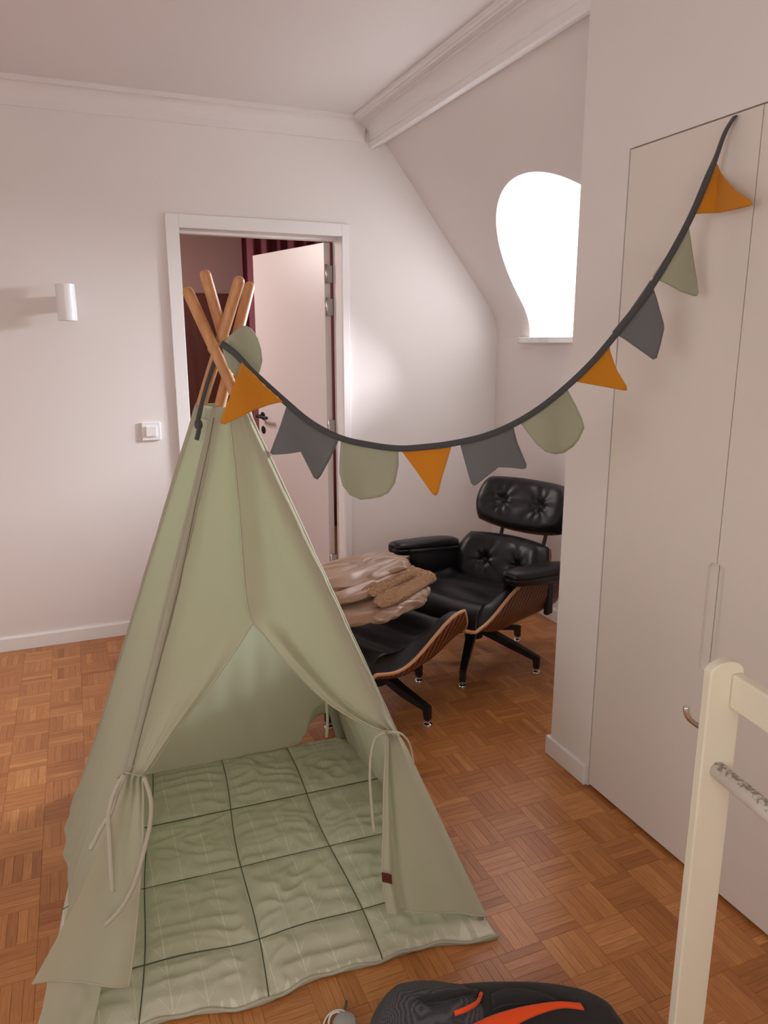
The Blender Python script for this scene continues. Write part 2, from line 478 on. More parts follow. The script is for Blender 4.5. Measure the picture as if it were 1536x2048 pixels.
# dormer window: frame and pane
wl = [V((XW, p.y, p.z)) for p in loop]
cen = V((XW, YC_, 1.82))
fr_in = [cen+(p-cen)*.88 for p in wl]
bm = bmesh.new()
rings = []
for x_, L2 in ((XW-.0, wl), (XW-.05, wl), (XW-.05, fr_in), (XW, fr_in)):
    rings.append([bm.verts.new((x_, p.y, p.z)) for p in L2])
n = len(wl)
for a in range(3):
    for k in range(n): bm.faces.new((rings[a][k], rings[a][(k+1) % n], rings[a+1][(k+1) % n], rings[a+1][k]))
w1 = struct(from_bm('window_1', bm, M_TRIM))
def pane_mat():
    m = bpy.data.materials.new('window_glass'); m.use_nodes = True; nt = m.node_tree
    nt.nodes.remove(nt.nodes['Principled BSDF'])
    tr = nt.nodes.new('ShaderNodeBsdfTransparent'); gl = nt.nodes.new('ShaderNodeBsdfGlossy'); gl.inputs['Roughness'].default_value = .02
    mx = nt.nodes.new('ShaderNodeMixShader'); mx.inputs[0].default_value = .05
    nt.links.new(tr.outputs[0], mx.inputs[1]); nt.links.new(gl.outputs[0], mx.inputs[2]); nt.links.new(mx.outputs[0], nt.nodes['Material Output'].inputs[0])
    return m
prism('pane', [V((XW-.02, p.y, p.z)) for p in fr_in], (-.006, 0, 0), pane_mat(), w1)
box('mullion', XW-.05, XW, YC_-.02, YC_+.02, 1.53, 2.17, M_TRIM, w1)
tag(box('window_sill', XK-.035, XW, YC_-HW-.07, YC_+HW+.075, ZSILL-.03, ZSILL, M_MARBLE, None, .003),
    'white veined marble sill under the arched dormer window', 'window sill')

# partition with the built-in wardrobe
WH, WY = 2.038, 1.857
bm = bmesh.new()
box_bm(bm, XR, XK+.05, WY, YP, 0, ZC)                    # end of the partition
box_bm(bm, XR, XR+.06, YB, WY, WH, ZC)                   # above the doors
box_bm(bm, XR, XR+.06, YB, .486, 0, WH)
struct(from_bm('wall_partition', bm, M_WALL))
bb = box('baseboard_partition', XR-.014, XR, WY+.004, YP+.014, .001, .072, M_TRIM, None, .002)
struct(bb)
b2 = box('baseboard_partition_end', XR, XK-.012, YP, YP+.014, .001, .072, M_TRIM, None, .002); struct(b2)
ward = thing('built_in_wardrobe', 'flush white built-in wardrobe with oblong finger pull at the door joint', 'wardrobe', (XR+.3, 1.17, 0))
bmc = bmesh.new()
box_bm(bmc, XR+.024, XR+.6, .490, WY-.004, .012, WH-.003)
keep(from_bm('carcass', bmc, M_GAP), ward)
edges_y = [WY-.004, 1.4005, .945, .490]
PZ0, PZ1, PW = .612, .928, .027
def half_pill(yc, sgn, n=6):
    """notch points going up along the door edge yc; sgn direction into the door"""
    r = .02; pts = [(yc, PZ0)]
    for k in range(n+1):
        a = -math.pi/2+math.pi/2*k/n; pts.append((yc+sgn*(PW-r+r*math.cos(a)), PZ0+r+r*math.sin(a)))
    for k in range(n+1):
        a = math.pi/2*k/n; pts.append((yc+sgn*(PW-r+r*math.cos(a)), PZ1-r+r*math.sin(a)))
    pts.append((yc, PZ1)); return pts
for k in range(3):
    ya, yb = edges_y[k]-.0015, edges_y[k+1]+.0015
    z0, z1 = .012, WH-.004
    if k == 0: pts = [(ya, z0), (ya, z1), (yb, z1)]+half_pill(yb, 1)[::-1]+[(yb, z0)]
    elif k == 1: pts = [(yb, z0), (yb, z1), (ya, z1)]+half_pill(ya, -1)[::-1]+[(ya, z0)]
    else: pts = [(ya, z0), (ya, z1), (yb, z1), (yb, z0)]
    dr = keep(prism('door', [V((XR, y, z)) for y, z in pts], (.021, 0, 0), M_WARD), ward)
    if k < 2:
        yy = (yb, yb+PW+.004) if k == 0 else (ya-PW-.004, ya)
        rec = box('pull_recess', XR+.010, XR+.0205, yy[0], yy[1], PZ0-.004, PZ1+.004, M_WARD)
        keep(rec, dr) if False else None
        rec.parent = dr; rec.matrix_parent_inverse = Matrix(); 
        rec.matrix_parent_inverse = (Matrix.Translation(ward.location) @ dr.matrix_parent_inverse).inverted()

# skirting boards
def skirting(name, a, b, nrm):
    a, b, nrm = V(a), V(b), V(nrm)
    prof_ = [(0, 0), (.014, 0), (.014, .064), (.010, .072), (0, .072)]
    return struct(prism(name, [a+nrm*p+V((0, 0, q+.001)) for p, q in prof_], b-a, M_TRIM))
skirting('baseboard_back_left', (XL, D, 0), (OX0-.085, D, 0), (0, -1, 0))
skirting('baseboard_back_right', (OX1+.085, D, 0), (XK-.014, D, 0), (0, -1, 0))
skirting('baseboard_right', (XK, YP+.014, 0), (XK, D, 0), (-1, 0, 0))

# cornice along the slope (full profile) and cove along the far wall
def extrude_profile(name, pts2, place, y0, y1, m_):
    qs = []
    for (a, b) in zip(pts2, pts2[1:]):
        qs.append([place(a, y0), place(a, y1), place(b, y1), place(b, y0)])
    o = quads(name, qs, m_); return struct(o)
XB = XS-.103                                # lower bead
cp = [(XS+.0, ZS+.020), (XB+.012, ZS-.024), (XB, ZS-.020), (XB-.005, ZS+.004), (XB-.0, ZS+.014)]
for k in range(9):                          # concave sweep
    t = k/8; a = t*math.pi/2
    cp.append((XB-.004-.052*(1-math.cos(a)), ZS+.020+.060*math.sin(a)))
x_, z_ = cp[-1]
cp += [(x_-.004, z_), (x_-.004, z_+.006), (x_-.036, z_+.006), (x_-.036, z_+.013), (x_-.044, z_+.015), (x_-.050, z_+.022), (x_-.056, z_+.022), (x_-.056, ZC+.001)]
extrude_profile('trim_1', cp, lambda a, y: V((a[0], y, a[1])), YB, D, M_TRIM)
cv = [(D, 2.512), (D-.008, 2.512), (D-.010, 2.520)]
for k in range(7):
    t = k/6; a = t*math.pi/2
    cv.append((D-.010-.055*(1-math.cos(a)), 2.524+.075*math.sin(a)))
cv += [(cv[-1][0]-.006, cv[-1][1]), (cv[-1][0]-.006, ZC+.001)]
struct(quads('trim_2', [[V((XL, a[0], a[1])), V((XB-.03, a[0], a[1])), V((XB-.03, b[0], b[1])), V((XL, b[0], b[1]))] for a, b in zip(cv, cv[1:])], M_CEIL))

# door casing, jambs
bm = bmesh.new()
CW, CT = .064, .016
box_bm(bm, OX0-CW, OX0, D-CT, D, 0.001, OZ+CW)
box_bm(bm, OX1, OX1+CW*.6, D-CT, D, 0.001, OZ+CW*.98)
box_bm(bm, OX0, OX1, D-CT, D, OZ, OZ+CW)
bevel_all(bm, .002, 1)
struct(from_bm('trim_3', bm, M_TRIM), 'white casing around the open doorway')
bm = bmesh.new()
box_bm(bm, OX0-.02, OX0, D, D+WT, 0, OZ); box_bm(bm, OX1, OX1+.02, D, D+WT, 0, OZ); box_bm(bm, OX0-.02, OX1+.02, D, D+WT, OZ, OZ+.02)
box_bm(bm, OX0, OX0+.012, D+WT-.05, D+WT, 0, OZ-.012); box_bm(bm, OX0, OX1, D+WT-.05, D+WT, OZ-.012, OZ)
struct(from_bm('trim_5', bm, M_TRIM), 'white door lining')

# the open door leaf, hinged on the right, swung into the room beyond
hx, hy = OX1-.012, D+WT+.012
fe = V((1.142, 4.847))-V((hx, hy)); ang = math.atan2(fe.y, fe.x)
door = bpy.data.objects.new('door_1', None); COL.objects.link(door); struct(door, 'white flush door standing open into the reddish room')
door.location = (hx, hy, 0); door.rotation_euler = (0, 0, ang)
DL, DT = .80, .04
o = box('door_leaf', 0, DL, 0, DT, .008, OZ-.014, M_DOOR, door, .002)
o = box('door_rebate', .012, DL-.012, -.014, 0, .008, OZ-.028, M_DOOR, door, .002) if False else None
for hz in (1.865, 1.69, 1.02, .22):
    h = box('hinge', -.016, .004, -.004, DT*.75, hz-.045, hz+.045, M_STEEL, door, .002)
    bmk = bmesh.new(); tube_bm(bmk, [(-.012, DT*.8, hz-.05), (-.012, DT*.8, hz+.05)], .007, 10)
    from_bm('hinge_pin', bmk, M_STEEL, h, True)
for sgn, y in ((1, DT), (-1, 0)):
    bmk = bmesh.new()
    tube_bm(bmk, [(DL-.06, y, 1.035), (DL-.06, y+sgn*.045, 1.035)], .011, 12)
    tube_bm(bmk, curve_pts([(DL-.06, y+sgn*.045, 1.035), (DL-.10, y+sgn*.05, 1.035), (DL-.185, y+sgn*.045, 1.032)], 10), .010, 10)
    hd = from_bm('door_handle', bmk, M_BLACKMETAL, door, True)
    lathe('rose', [(.024, 0), (.026, .003), (.024, .007)], M_BLACKMETAL, hd, 20, Matrix.Translation((DL-.06, y, 1.035)) @ Matrix.Rotation(-sgn*math.pi/2, 4, 'X'))
    lathe('keyhole_plate', [(.024, 0), (.026, .003), (.020, .006)], M_BLACKMETAL, door, 20, Matrix.Translation((DL-.06, y, .945)) @ Matrix.Rotation(-sgn*math.pi/2, 4, 'X'))

# room beyond the door
M_HALLWALL = paint('hall_wall_paint', (.42, .245, .225, 1), .8)
HX0, HX1, HY1 = -.9, 2.3, 6.3
struct(quads('wall_hall', [
    [(HX0, D+WT, 0), (HX0, HY1, 0), (HX0, HY1, ZC), (HX0, D+WT, ZC)],
    [(HX0, HY1, 0), (HX1, HY1, 0), (HX1, HY1, ZC), (HX0, HY1, ZC)],
    [(HX1, HY1, 0), (HX1, D+WT, 0), (HX1, D+WT, ZC), (HX1, HY1, ZC)],
    [(HX0, D+WT, ZC), (HX0, HY1, ZC), (HX1, HY1, ZC), (HX1, D+WT, ZC)],
    [(HX0, D+WT, 0), (OX0-.02, D+WT, 0), (OX0-.02, D+WT, ZC), (HX0, D+WT, ZC)],
    [(OX1+.02, D+WT, 0), (HX1, D+WT, 0), (HX1, D+WT, ZC), (OX1+.02, D+WT, ZC)],
    [(OX0-.02, D+WT, OZ+.02), (OX1+.02, D+WT, OZ+.02), (OX1+.02, D+WT, ZC), (OX0-.02, D+WT, ZC)]], M_HALLWALL))
struct(box('floor_hall', HX0, HX1, D-.0, HY1, -.06, -.0005, wood_mat('hall_floor_wood', (.25, .10, .035, 1), (.32, .14, .05, 1), 4)))
# tall dark red cabinet and the curtain seen through the doorway
M_RED = wood_mat('red_brown_wood', (.075, .018, .012, 1), (.105, .028, .018, 1), 3, (6, 6, 1), .45)
cb = thing('tall_cabinet', 'tall dark red-brown cabinet seen through the open doorway', 'cabinet', (.72, 6.05, 0))
box('body', -.62, .62, -.20, .22, 0, 1.86, M_RED, cb, .004)
for s_ in (-1, 1):
    dd = box('cabinet_door', min(s_*.004, s_*.615), max(s_*.004, s_*.615), -.222, -.202, .06, 1.845, M_RED, cb, .003)
    box('knob', s_*.04-.01, s_*.04+.01, -.245, -.222, .98, 1.0, M_STEEL, dd, .004)
def curtain_mat():
    m, nt, p = mat('plum_curtain', (.24, .065, .085, 1), .8); bump(nt, p, 300, .001, .2); return m
ct = thing('curtain', 'plum red curtain hanging beyond the white door', 'curtain', (1.38, 5.75, 0))
def cur(u, v):
    return V((lerp(-.14, .62, u), .022*math.sin(u*46)+.012*math.sin(u*19+1), lerp(.03, 2.45, v)))
slab('cloth', sheet_fn(cur, .004), 120, 3, curtain_mat(), ct)
tube('curtain_rod', [(-.45, 0, 2.5), (.6, 0, 2.5)], .012, M_TRIM, ct)

# wall lamp: white cylinder
lp = thing('wall_lamp', 'white cylindrical up-and-down wall lamp left of the doorway', 'wall lamp', (.003, D, 1.68))
lathe('shade', [(.036, -.080), (.040, -.082), (.042, -.080), (.042, .080), (.040, .082), (.036, .080)], M_PLASTIC, lp, 32, Matrix.Translation((0, -.085, 0)))
lathe('lens', [(.035, -.076), (.035, .076)], mat('lamp_glass', (.5, .5, .48, 1), .2)[0], lp, 24, Matrix.Translation((0, -.085, 0)))
box('bracket', -.02, .02, -.05, 0, -.035, .035, M_PLASTIC, lp, .003)
# switch
sw = thing('light_switch', 'square white light switch beside the door casing', 'light switch', (.344, D, 1.063))
box('plate', -.046, .046, -.010, 0, -.046, .046, M_PLASTIC, sw, .003)
box('rocker', -.026, .026, -.016, -.009, -.026, .026, M_PLASTIC, sw, .002)

# ------------------------------------------------------------------ play tent
FEET = {'FR': V((.87, 1.445, 0)), 'BR': V((.84, 2.47, 0)), 'FL': V((-.14, 1.535, 0)), 'BL': V((-.085, 2.495, 0))}
TIPS = {}
CROSS = V((.366, 1.98, 1.49))
for k, px in {'FR': (372, 575), 'BR': (408, 540), 'FL': (501, 565), 'BL': (481, 553)}.items():
    A = FEET[k]; u = (CROSS-A).normalized(); v = ray(*px).normalized(); w = A-EYE
    b = u.dot(v); TIPS[k] = EYE+v*((v.dot(w)-b*u.dot(w))/(1-b*b)+{'FR': -.045, 'BR': .03, 'FL': .0, 'BL': -.01}[k])
def pole(k, z): return FEET[k]+(TIPS[k]-FEET[k])*(z/TIPS[k].z)
tipi = thing('play_tent', 'sage green cotton play tent on four crossed wooden poles', 'tent', (.37, 1.97, 0))
for k in FEET:
    u = (TIPS[k]-FEET[k]).normalized(); Lp = (TIPS[k]-FEET[k]).length
    keep(tube('pole', [FEET[k]+u*q for q in (.0005+.006, .02, Lp*.3, Lp*.6, Lp-.012, Lp-.005, Lp-.001)], [.011, .0145, .0145, .0145, .0145, .012, .008], M_POLE, None, 14), tipi)
ZCOL = 1.335
OUT = .0165
CEN = V((.37, 1.97, 0))
def outward(p):
    q = V((p.x-CEN.x, p.y-CEN.y, 0)); return q.normalized() if q.length > 1e-6 else V((0, -1, 0))
def corner(k, z, off=OUT):
    p = pole(k, z); return p+outward(p)*off
def side_panel(name, ka, kb, bulge, flare, hem=None, seed=0, wr=.006):
    n_ = (V(FEET[kb])-FEET[ka]); n_ = V((n_.y, -n_.x, 0)).normalized()
    mid = (FEET[ka]+FEET[kb])/2-CEN
    if n_.dot(mid) < 0: n_ = -n_
    def S(u, v):
        z = lerp(.012, ZCOL, v)
        if hem: z = max(z, .012+hem(u)*(1-v)**3)
        a, b = corner(ka, z), corner(kb, z)
        p = a.lerp(b, u)
        s = math.sin(math.pi*u)
        low = (1-v)
        p += n_*(bulge*s*low*(.4+.6*v)+flare*(1-sm(0, .22, v))*(.55+.45*math.sin(u*9+seed)))
        p += n_*(wr*s*low*fnoise(u*5+seed, v*2.2, seed)+wr*1.3*(1-sm(0, .5, v))*math.sin(u*31+seed+3*fnoise(u*3, v*3, 2))*fnoise(u*7, 3*v, seed+4))
        # gathers around the stitched pole sleeves
        return p
    return keep(sheet(name, S, 64, 72, M_SAGE), tipi)
side_panel('left_panel', 'FL', 'BL', .018, .03, seed=1, wr=.012)
side_panel('back_panel', 'BL', 'BR', -.02, -.005, hem=lambda u: .18*sm(.80, .93, u)*(1-sm(.96, 1.0, u)*.5), seed=5, wr=.014)
side_panel('right_panel', 'BR', 'FR', .016, .01, seed=9, wr=.012)
# front: two curtains tied back to the poles
fa, fb, fc = corner('FL', 0), corner('FR', 0), (corner('FL', ZCOL)+corner('FR', ZCOL))/2
FN = (fb-fa).cross(fc-fa).normalized()
if FN.y > 0: FN = -FN
def fp(px, py, off=0.0): return at_plane(px, py, fa+FN*off, FN)
def front_panel(name, rows, nu, nv, seed, roll_side, pleat_fn, nrm_off):
    Ls = [r[0] for r in rows]; Rs = [r[1] for r in rows]
    def S(u, v):
        t = 1-v
        a, b = cr(Ls, t), cr(Rs, t)
        p = a.lerp(b, u)
        return p+FN*(nrm_off+pleat_fn(u, t, (b-a).length))
    o = keep(sheet(name, S, nu, nv, M_SAGE), tipi)
    ue = 1.0 if roll_side > 0 else 0.0
    hm = [S(ue, 1-k/70) for k in range(71)]+[S(ue+(1-2*ue)*k/30, 0) for k in range(1, 31)]
    bm = bmesh.new(); tube_bm(bm, hm, .0022, 6); h = from_bm('hem', bm, M_TIE, None, True)
    h.parent = o
    return o
def F(k, z, off=0): return corner(k, z)+FN*off
# left curtain
zl = [ZCOL, 1.12, .95, .80, .70, .60, .53, .505]
rk = [(482, 806), (516, 1000), (531, 1190), (492, 1268), (426, 1365), (352, 1462), (302, 1533), (286, 1552)]
rows = [(F('FL', z), fp(*k, .004)) for z, k in zip(zl, rk)]
rows[0] = (F('FL', ZCOL), fp(482, 806, .004))
for (lx, ly), (rx, ry), o1, o2 in [((238, 1590), (287, 1592), .01, .012), ((212, 1665), (286, 1680), .02, .015), ((172, 1760), (279, 1780), .03, .02), ((122, 1860), (270, 1880), .035, .025), ((64, 1966), (258, 1968), .04, .03)]:
    rows.append((fp(lx, ly, o1), fp(rx, ry, o2)))
TL = 7/(len(rows)-1)
def pl_left(u, t, w):
    near = math.exp(-((t-TL)/.10)**2)
    g = .016*near*abs(math.sin(u*math.pi*3.2))
    roll = .020*math.exp(-((u-.86)/.10)**2)*sm(.22, .40, t)*(1-sm(TL-.06, TL, t))
    roll += .012*math.exp(-((u-.62)/.08)**2)*sm(.34, .48, t)*(1-sm(TL-.05, TL, t))
    ov = -.004*sm(.5, .9, u)*(1-sm(.2, .28, t))
    flap = .012*math.sin(u*5.5+1.0+t*2)*sm(TL, TL+.3, t)
    return g+roll+ov+flap+.003*fnoise(u*4, t*6, 3)
front_panel('left_curtain', rows, 60, 110, 2, 1, pl_left, .0)
# right curtain (overlaps the left one at the top)
zr = [ZCOL, 1.10, .90, .80, .70, .615, .55, .513]
lk = [(456, 812), (476, 1000), (495, 1213), (532, 1275), (592, 1345), (655, 1405), (718, 1443), (764, 1463)]
rows = [(fp(*k, .010), F('FR', z)) for z, k in zip(zr, lk)]
for (lx, ly), zz, o1 in [((768, 1490), .475, .012), ((765, 1570), .36, .02), ((763, 1660), .235, .025), ((762, 1750), .12, .03), ((772, 1818), .03, .034)]:
    p = F('FR', zz); rows.append((fp(lx, ly, o1), p+V((.012, 0, 0))*(1-zz)+FN*.004))
TR = 7/(len(rows)-1)
def pl_right(u, t, w):
    near = math.exp(-((t-TR)/.08)**2)
    g = .012*near*abs(math.sin(u*math.pi*2.4+.4))
    roll = .026*math.exp(-((u-.10)/.09)**2)*sm(.18, .32, t)*(1-sm(TR-.05, TR, t))
    roll += -.006*math.exp(-((u-.27)/.06)**2)*sm(.18, .32, t)*(1-sm(TR-.05, TR, t))
    fold = .022*math.exp(-((u-.06)/.07)**2)*sm(TR, TR+.06, t)-.016*math.exp(-((u-.16)/.05)**2)*sm(TR, TR+.05, t)
    return g+roll+fold+.003*fnoise(u*4+7, t*6, 5)+.006*sm(TR+.1, 1, t)*math.sin(u*7)
front_panel('right_curtain', rows, 60, 110, 4, -1, pl_right, .004)
def cf_(u, v):
    a = fp(96, 1958, .022).lerp(fp(205, 1962, .022), u); b_ = at_z(72, 2085, .006).lerp(at_z(178, 2092, .030), u)
    p = a.lerp(b_, 1-v); return p+FN*(.012*math.sin(u*5)*(1-v)+.006*fnoise(u*5, v*4, 2))
keep(sheet('corner_flap', cf_, 24, 24, M_SAGE), tipi)
# collar: hem strip around the top opening
def hemS(u, v):
    ks = ['FL', 'FR', 'BR', 'BL', 'FL']; x = u*4; i = min(3, int(x)); f = x-i
    z = lerp(ZCOL-.03, ZCOL+.004, v)
    return corner(ks[i], z, OUT+.002).lerp(corner(ks[i+1], z, OUT+.002), f)
keep(slab('collar_hem', sheet_fn(hemS, .002), 48, 3, M_SAGE, smooth=False), tipi)
# pole sleeves: stitched tunnels at the front corners
for k in ('FL', 'FR', 'BL', 'BR'):
    def slv(u, v, k=k):
        z = lerp(.012, ZCOL, v); p = pole(k, z); a = 2*math.pi*u; ax = (TIPS[k]-FEET[k]).normalized()
        e1 = outward(p); e1 = (e1-ax*e1.dot(ax)).normalized(); e2 = ax.cross(e1)
        r = .0160+.0012*fnoise(v*30, u*3, 1)
        return p+e1*(r*math.cos(a))+e2*(r*math.sin(a))
    keep(slab('pole_sleeve', sheet_fn(slv, .0015), 18, 60, M_SAGE), tipi)
# knotted cord at the crossing
for q in range(3):
    pts = []
    for k in range(25):
        a = 2*math.pi*k/24; pts.append(V((CROSS.x+.036*math.cos(a), CROSS.y+.036*math.sin(a), 1.487+.008*q+.012*math.sin(a*2+q))))
    keep(tube('cord', pts, .003, M_POLE, None, 6), tipi)
# fabric ties
def strap(name, pix, offs, width=.010, par=tipi):
    pts = curve_pts([fp(x, y, o) for (x, y), o in zip(pix, offs)], 28)
    return keep(tube(name, pts, width*.5, M_TIE, None, 8, .3, upv=(1, 0, 0)), par)
strap('tie', [(236, 1556), (250, 1545), (268, 1549), (290, 1553), (296, 1562)], [.012, .034, .042, .036, .015])
strap('tie', [(248, 1549), (228, 1585), (217, 1630), (219, 1680), (222, 1740), (225, 1785)], [.040, .045, .046, .048, .052, .054])
strap('tie', [(250, 1551), (232, 1588), (221, 1625), (200, 1660), (180, 1700)], [.040, .042, .045, .046, .046])
strap('tie', [(288, 1554), (302, 1600), (300, 1650), (286, 1710), (268, 1770), (240, 1820), (208, 1853)], [.036, .040, .040, .046, .056, .062, .062])
strap('tie', [(757, 1468), (768, 1462), (780, 1464), (796, 1474)], [.028, .048, .048, .02])
strap('tie', [(772, 1464), (752, 1475), (742, 1510), (740, 1560), (744, 1620), (748, 1665)], [.05, .052, .05, .05, .05, .05], .007)
strap('tie', [(775, 1464), (800, 1466), (818, 1485), (826, 1515), (828, 1530)], [.05, .052, .05, .04, .035], .007)
strap('tie', [(653, 1405), (655, 1440), (653, 1475)], [-.55, -.55, -.55], .010)
# dark sage stitched seam beside the front left pole sleeve
keep(tube('seam', [fp(x, y, .006) for x, y in [(428, 835), (419, 883), (390, 1015), (357, 1178), (320, 1320), (285, 1455), (266, 1530)]], .0011, mat('seam_dark_sage', (.16, .15, .10, 1), .9)[0], None, 6), tipi)
# maker's tag
a, b, c, d_ = fp(763, 1744, .062), fp(783, 1749, .062), fp(784, 1768, .062), fp(764, 1763, .062)
tg = keep(prism('fabric_tag', [a, b, c, d_], FN*.002, M_TAG), tipi)

# ------------------------------------------------------------------ quilted mat
MC = {'FL': V((-.215, 1.475, 0)), 'FR': V((.888, 1.405, 0)), 'BR': V((.875, 2.475, 0)), 'BL': V((-.05, 2.50, 0))}
def mat_mat():
    m, nt, p = mat('quilted_sage', (.545, .525, .40, 1), .9, 0, .12)
    uvn = nt.nodes.new('ShaderNodeUVMap'); uvn.uv_map = 'UVMap'
    sp = nt.nodes.new('ShaderNodeSeparateXYZ'); nt.links.new(uvn.outputs[0], sp.inputs[0])
    def mth(op, a, b=None, c=None):
        n = nt.nodes.new('ShaderNodeMath'); n.operation = op
        for i, q in enumerate((a, b, c)):
            if q is None: continue
            if isinstance(q, (int, float)): n.inputs[i].default_value = q
            else: nt.links.new(q, n.inputs[i])
        return n.outputs[0]
    X_, Y_ = sp.outputs[0], sp.outputs[1]
    def tree(px, py, ox, oy, slope, reach):
        u = mth('ABSOLUTE', mth('SUBTRACT', mth('MODULO', mth('ADD', X_, ox+10*px), px), px/2))
        stem = mth('LESS_THAN', u, .0011)
        fr = mth('MODULO', mth('ADD', mth('ADD', Y_, mth('MULTIPLY', u, slope)), oy+10*py), py)
        br = mth('MULTIPLY', mth('LESS_THAN', fr, .0019), mth('LESS_THAN', u, reach))
        return mth('MAXIMUM', stem, br)
    f = mth('MAXIMUM', tree(.078, .055, 0, 0, -1.5, .031), 0.0)
    nz = nt.nodes.new('ShaderNodeTexNoise'); nz.inputs['Scale'].default_value = 9; nt.links.new(uvn.outputs[0], nz.inputs['Vector'])
    f = mth('MULTIPLY', f, mth('MULTIPLY_ADD', nz.outputs[0], 1.7, -.40))
    mx = nt.nodes.new('ShaderNodeMixRGB'); mx.inputs[1].default_value = (.545, .525, .40, 1); mx.inputs[2].default_value = (.84, .80, .67, 1)
    nt.links.new(f, mx.inputs[0]); nt.links.new(mx.outputs[0], p.inputs['Base Color'])
    mx.use_clamp = True
    bump(nt, p, 900, .0005, .3)
    return m
M_MAT = mat_mat()
mat_t = thing('play_mat', 'quilted sage green floor mat with pale leaf print inside the tent', 'mat', (.36, 1.96, 0))
def mat_base(u, v):
    p = MC['FL'].lerp(MC['FR'], u).lerp(MC['BL'].lerp(MC['BR'], u), v)
    p.y += (.012*math.sin(u*11)+.008*math.sin(u*23+1))*(1-v)**4
    p.x += .006*math.sin(v*9)
    return p
GU = [0, .205, .465, .725, 1.0]; GV = [0, .165, .43, .70, 1.0]
def cell(g, t):
    for a, b in zip(g, g[1:]):
        if t <= b+1e-9: return (t-a)/(b-a), b-a
    return 1, 1
def mat_h(u, v):
    a, da = cell(GU, u); b, db = cell(GV, v)
    e = min(a*da, (1-a)*da, b*db, (1-b)*db)*1.05        # distance to nearest seam (m)
    pf = 1-math.exp(-e/.022)
    k = int(u*4)+7*int(v*4)
    wr = abs(fnoise(u*9+2*fnoise(u*4, v*4), v*20, k*.0))*.016+abs(fnoise(u*16, v*9, 4.0))*.009+.007*fnoise(u*4, v*5, 8)
    ed = min(1, min(u, 1-u, v, 1-v)*1.05/.010)
    return .008+.024*pf*(.75+.25*fnoise(u*3, v*3, 1))-wr*pf*(1.2), ed
NU, NV = 190, 190
vs, fs, uvs = [], [], []
for j in range(NV+1):
    for i in range(NU+1):
        u, v = i/NU, j/NV; p = mat_base(u, v); h, ed = mat_h(u, v)
        vs.append((p.x-.36, p.y-1.96, .004+h*(.35+.65*ed)))
for j in range(NV):
    for i in range(NU):
        q = j*(NU+1)+i; fs.append((q, q+1, q+NU+2, q+NU+1))
base = len(vs); ring = [(i, 0) for i in range(NU)]+[(NU, j) for j in range(NV)]+[(i, NV) for i in range(NU, 0, -1)]+[(0, j) for j in range(NV, 0, -1)]
for (i, j) in ring:
    p = mat_base(i/NU, j/NV); vs.append((p.x-.36, p.y-1.96, .001))
n = len(ring)
for k in range(n):
    a = ring[k][1]*(NU+1)+ring[k][0]; b = ring[(k+1) % n][1]*(NU+1)+ring[(k+1) % n][0]
    fs.append((a, base+k, base+(k+1) % n, b))
fs.append(tuple(base+k for k in range(n))[::-1])
me = bpy.data.meshes.new('quilt'); me.from_pydata(vs, [], fs)
side_from = NU*NV
L = me.uv_layers.new(name='UVMap')
for l_ in me.loops:
    c_ = vs[l_.vertex_index]; L.data[l_.index].uv = (c_[0], c_[1])
link_mesh('quilt', me, M_MAT, mat_t, True)
me.materials.append(fabric_mat('sage_edge', (.545, .525, .40, 1), 0))
for k in range(side_from, len(me.polygons)): me.polygons[k].material_index = 1
M_SEAM = fabric_mat('seam_thread', (.085, .095, .05, 1), 0)
for g in GU[1:-1]:
    pts = []
    for k in range(80):
        v = k/79; p = mat_base(g, v); h, ed = mat_h(g, v); pts.append(V((p.x-.36, p.y-1.96, .0055+h*(.35+.65*ed))))
    tube('seam', pts, .0016, M_SEAM, mat_t, 6)
for g in GV[1:-1]:
    pts = []
    for k in range(80):
        u = k/79; p = mat_base(u, g); h, ed = mat_h(u, g); pts.append(V((p.x-.36, p.y-1.96, .0055+h*(.35+.65*ed))))
    tube('seam', pts, .0016, M_SEAM, mat_t, 6)
# piping along the rim
M_PIPE = fabric_mat('sage_piping', (.44, .43, .32, 1), 0)
pts = [mat_base(k/119, 0)+V((-.36, -1.963, .012+.004*math.sin(k*.5))) for k in range(120)]
tube('piping', pts, .0042, M_PIPE, mat_t, 8)

# ------------------------------------------------------------------ bunting
B0, B1 = V((.345, 1.890, 1.487)), V((XR-.014, 1.481, WH))
BP = (B1-B0); BP.z = 0; BP.normalize()
BN = V((-BP.y, BP.x, 0))
if BN.y > 0: BN = -BN                     # towards the viewer
def bpnt(px, py, off=0.0): return at_plane(px, py, B0+BN*off, BN)
bunt = thing('bunting', 'pennant bunting in mustard, grey and sage strung from tent poles to wardrobe', 'bunting', B0)
tk = [(441, 688), (470, 710), (500, 742), (560, 797), (620, 847), (680, 878), (740, 892), (797, 899), (850, 896), (905, 889), (970, 874), (1030, 849), (1085, 815), (1140, 770), (1190, 721), (1240, 661), (1290, 596), (1340, 516), (1385, 431), (1425, 336), (1450, 267), (1471, 232)]
tp = curve_pts([bpnt(x, y) for x, y in tk], 150)
def tape(u, v):
    p = cr(tp, u); q = cr(tp, min(.9999, u+.004)); t = (q-p).normalized() if (q-p).length > 1e-9 else BP
    dn = BN.cross(t).normalized()
    if dn.z > 0: dn = -dn
    tw = .5*sm(.86, .93, u)*math.pi*.9
    ax = dn*math.cos(tw)+BN*math.sin(tw)
    return p+ax*(lerp(-.011, .005, v))+BN*.002
keep(slab('tape', sheet_fn(tape, .0032), 150, 2, M_TAPE), bunt)
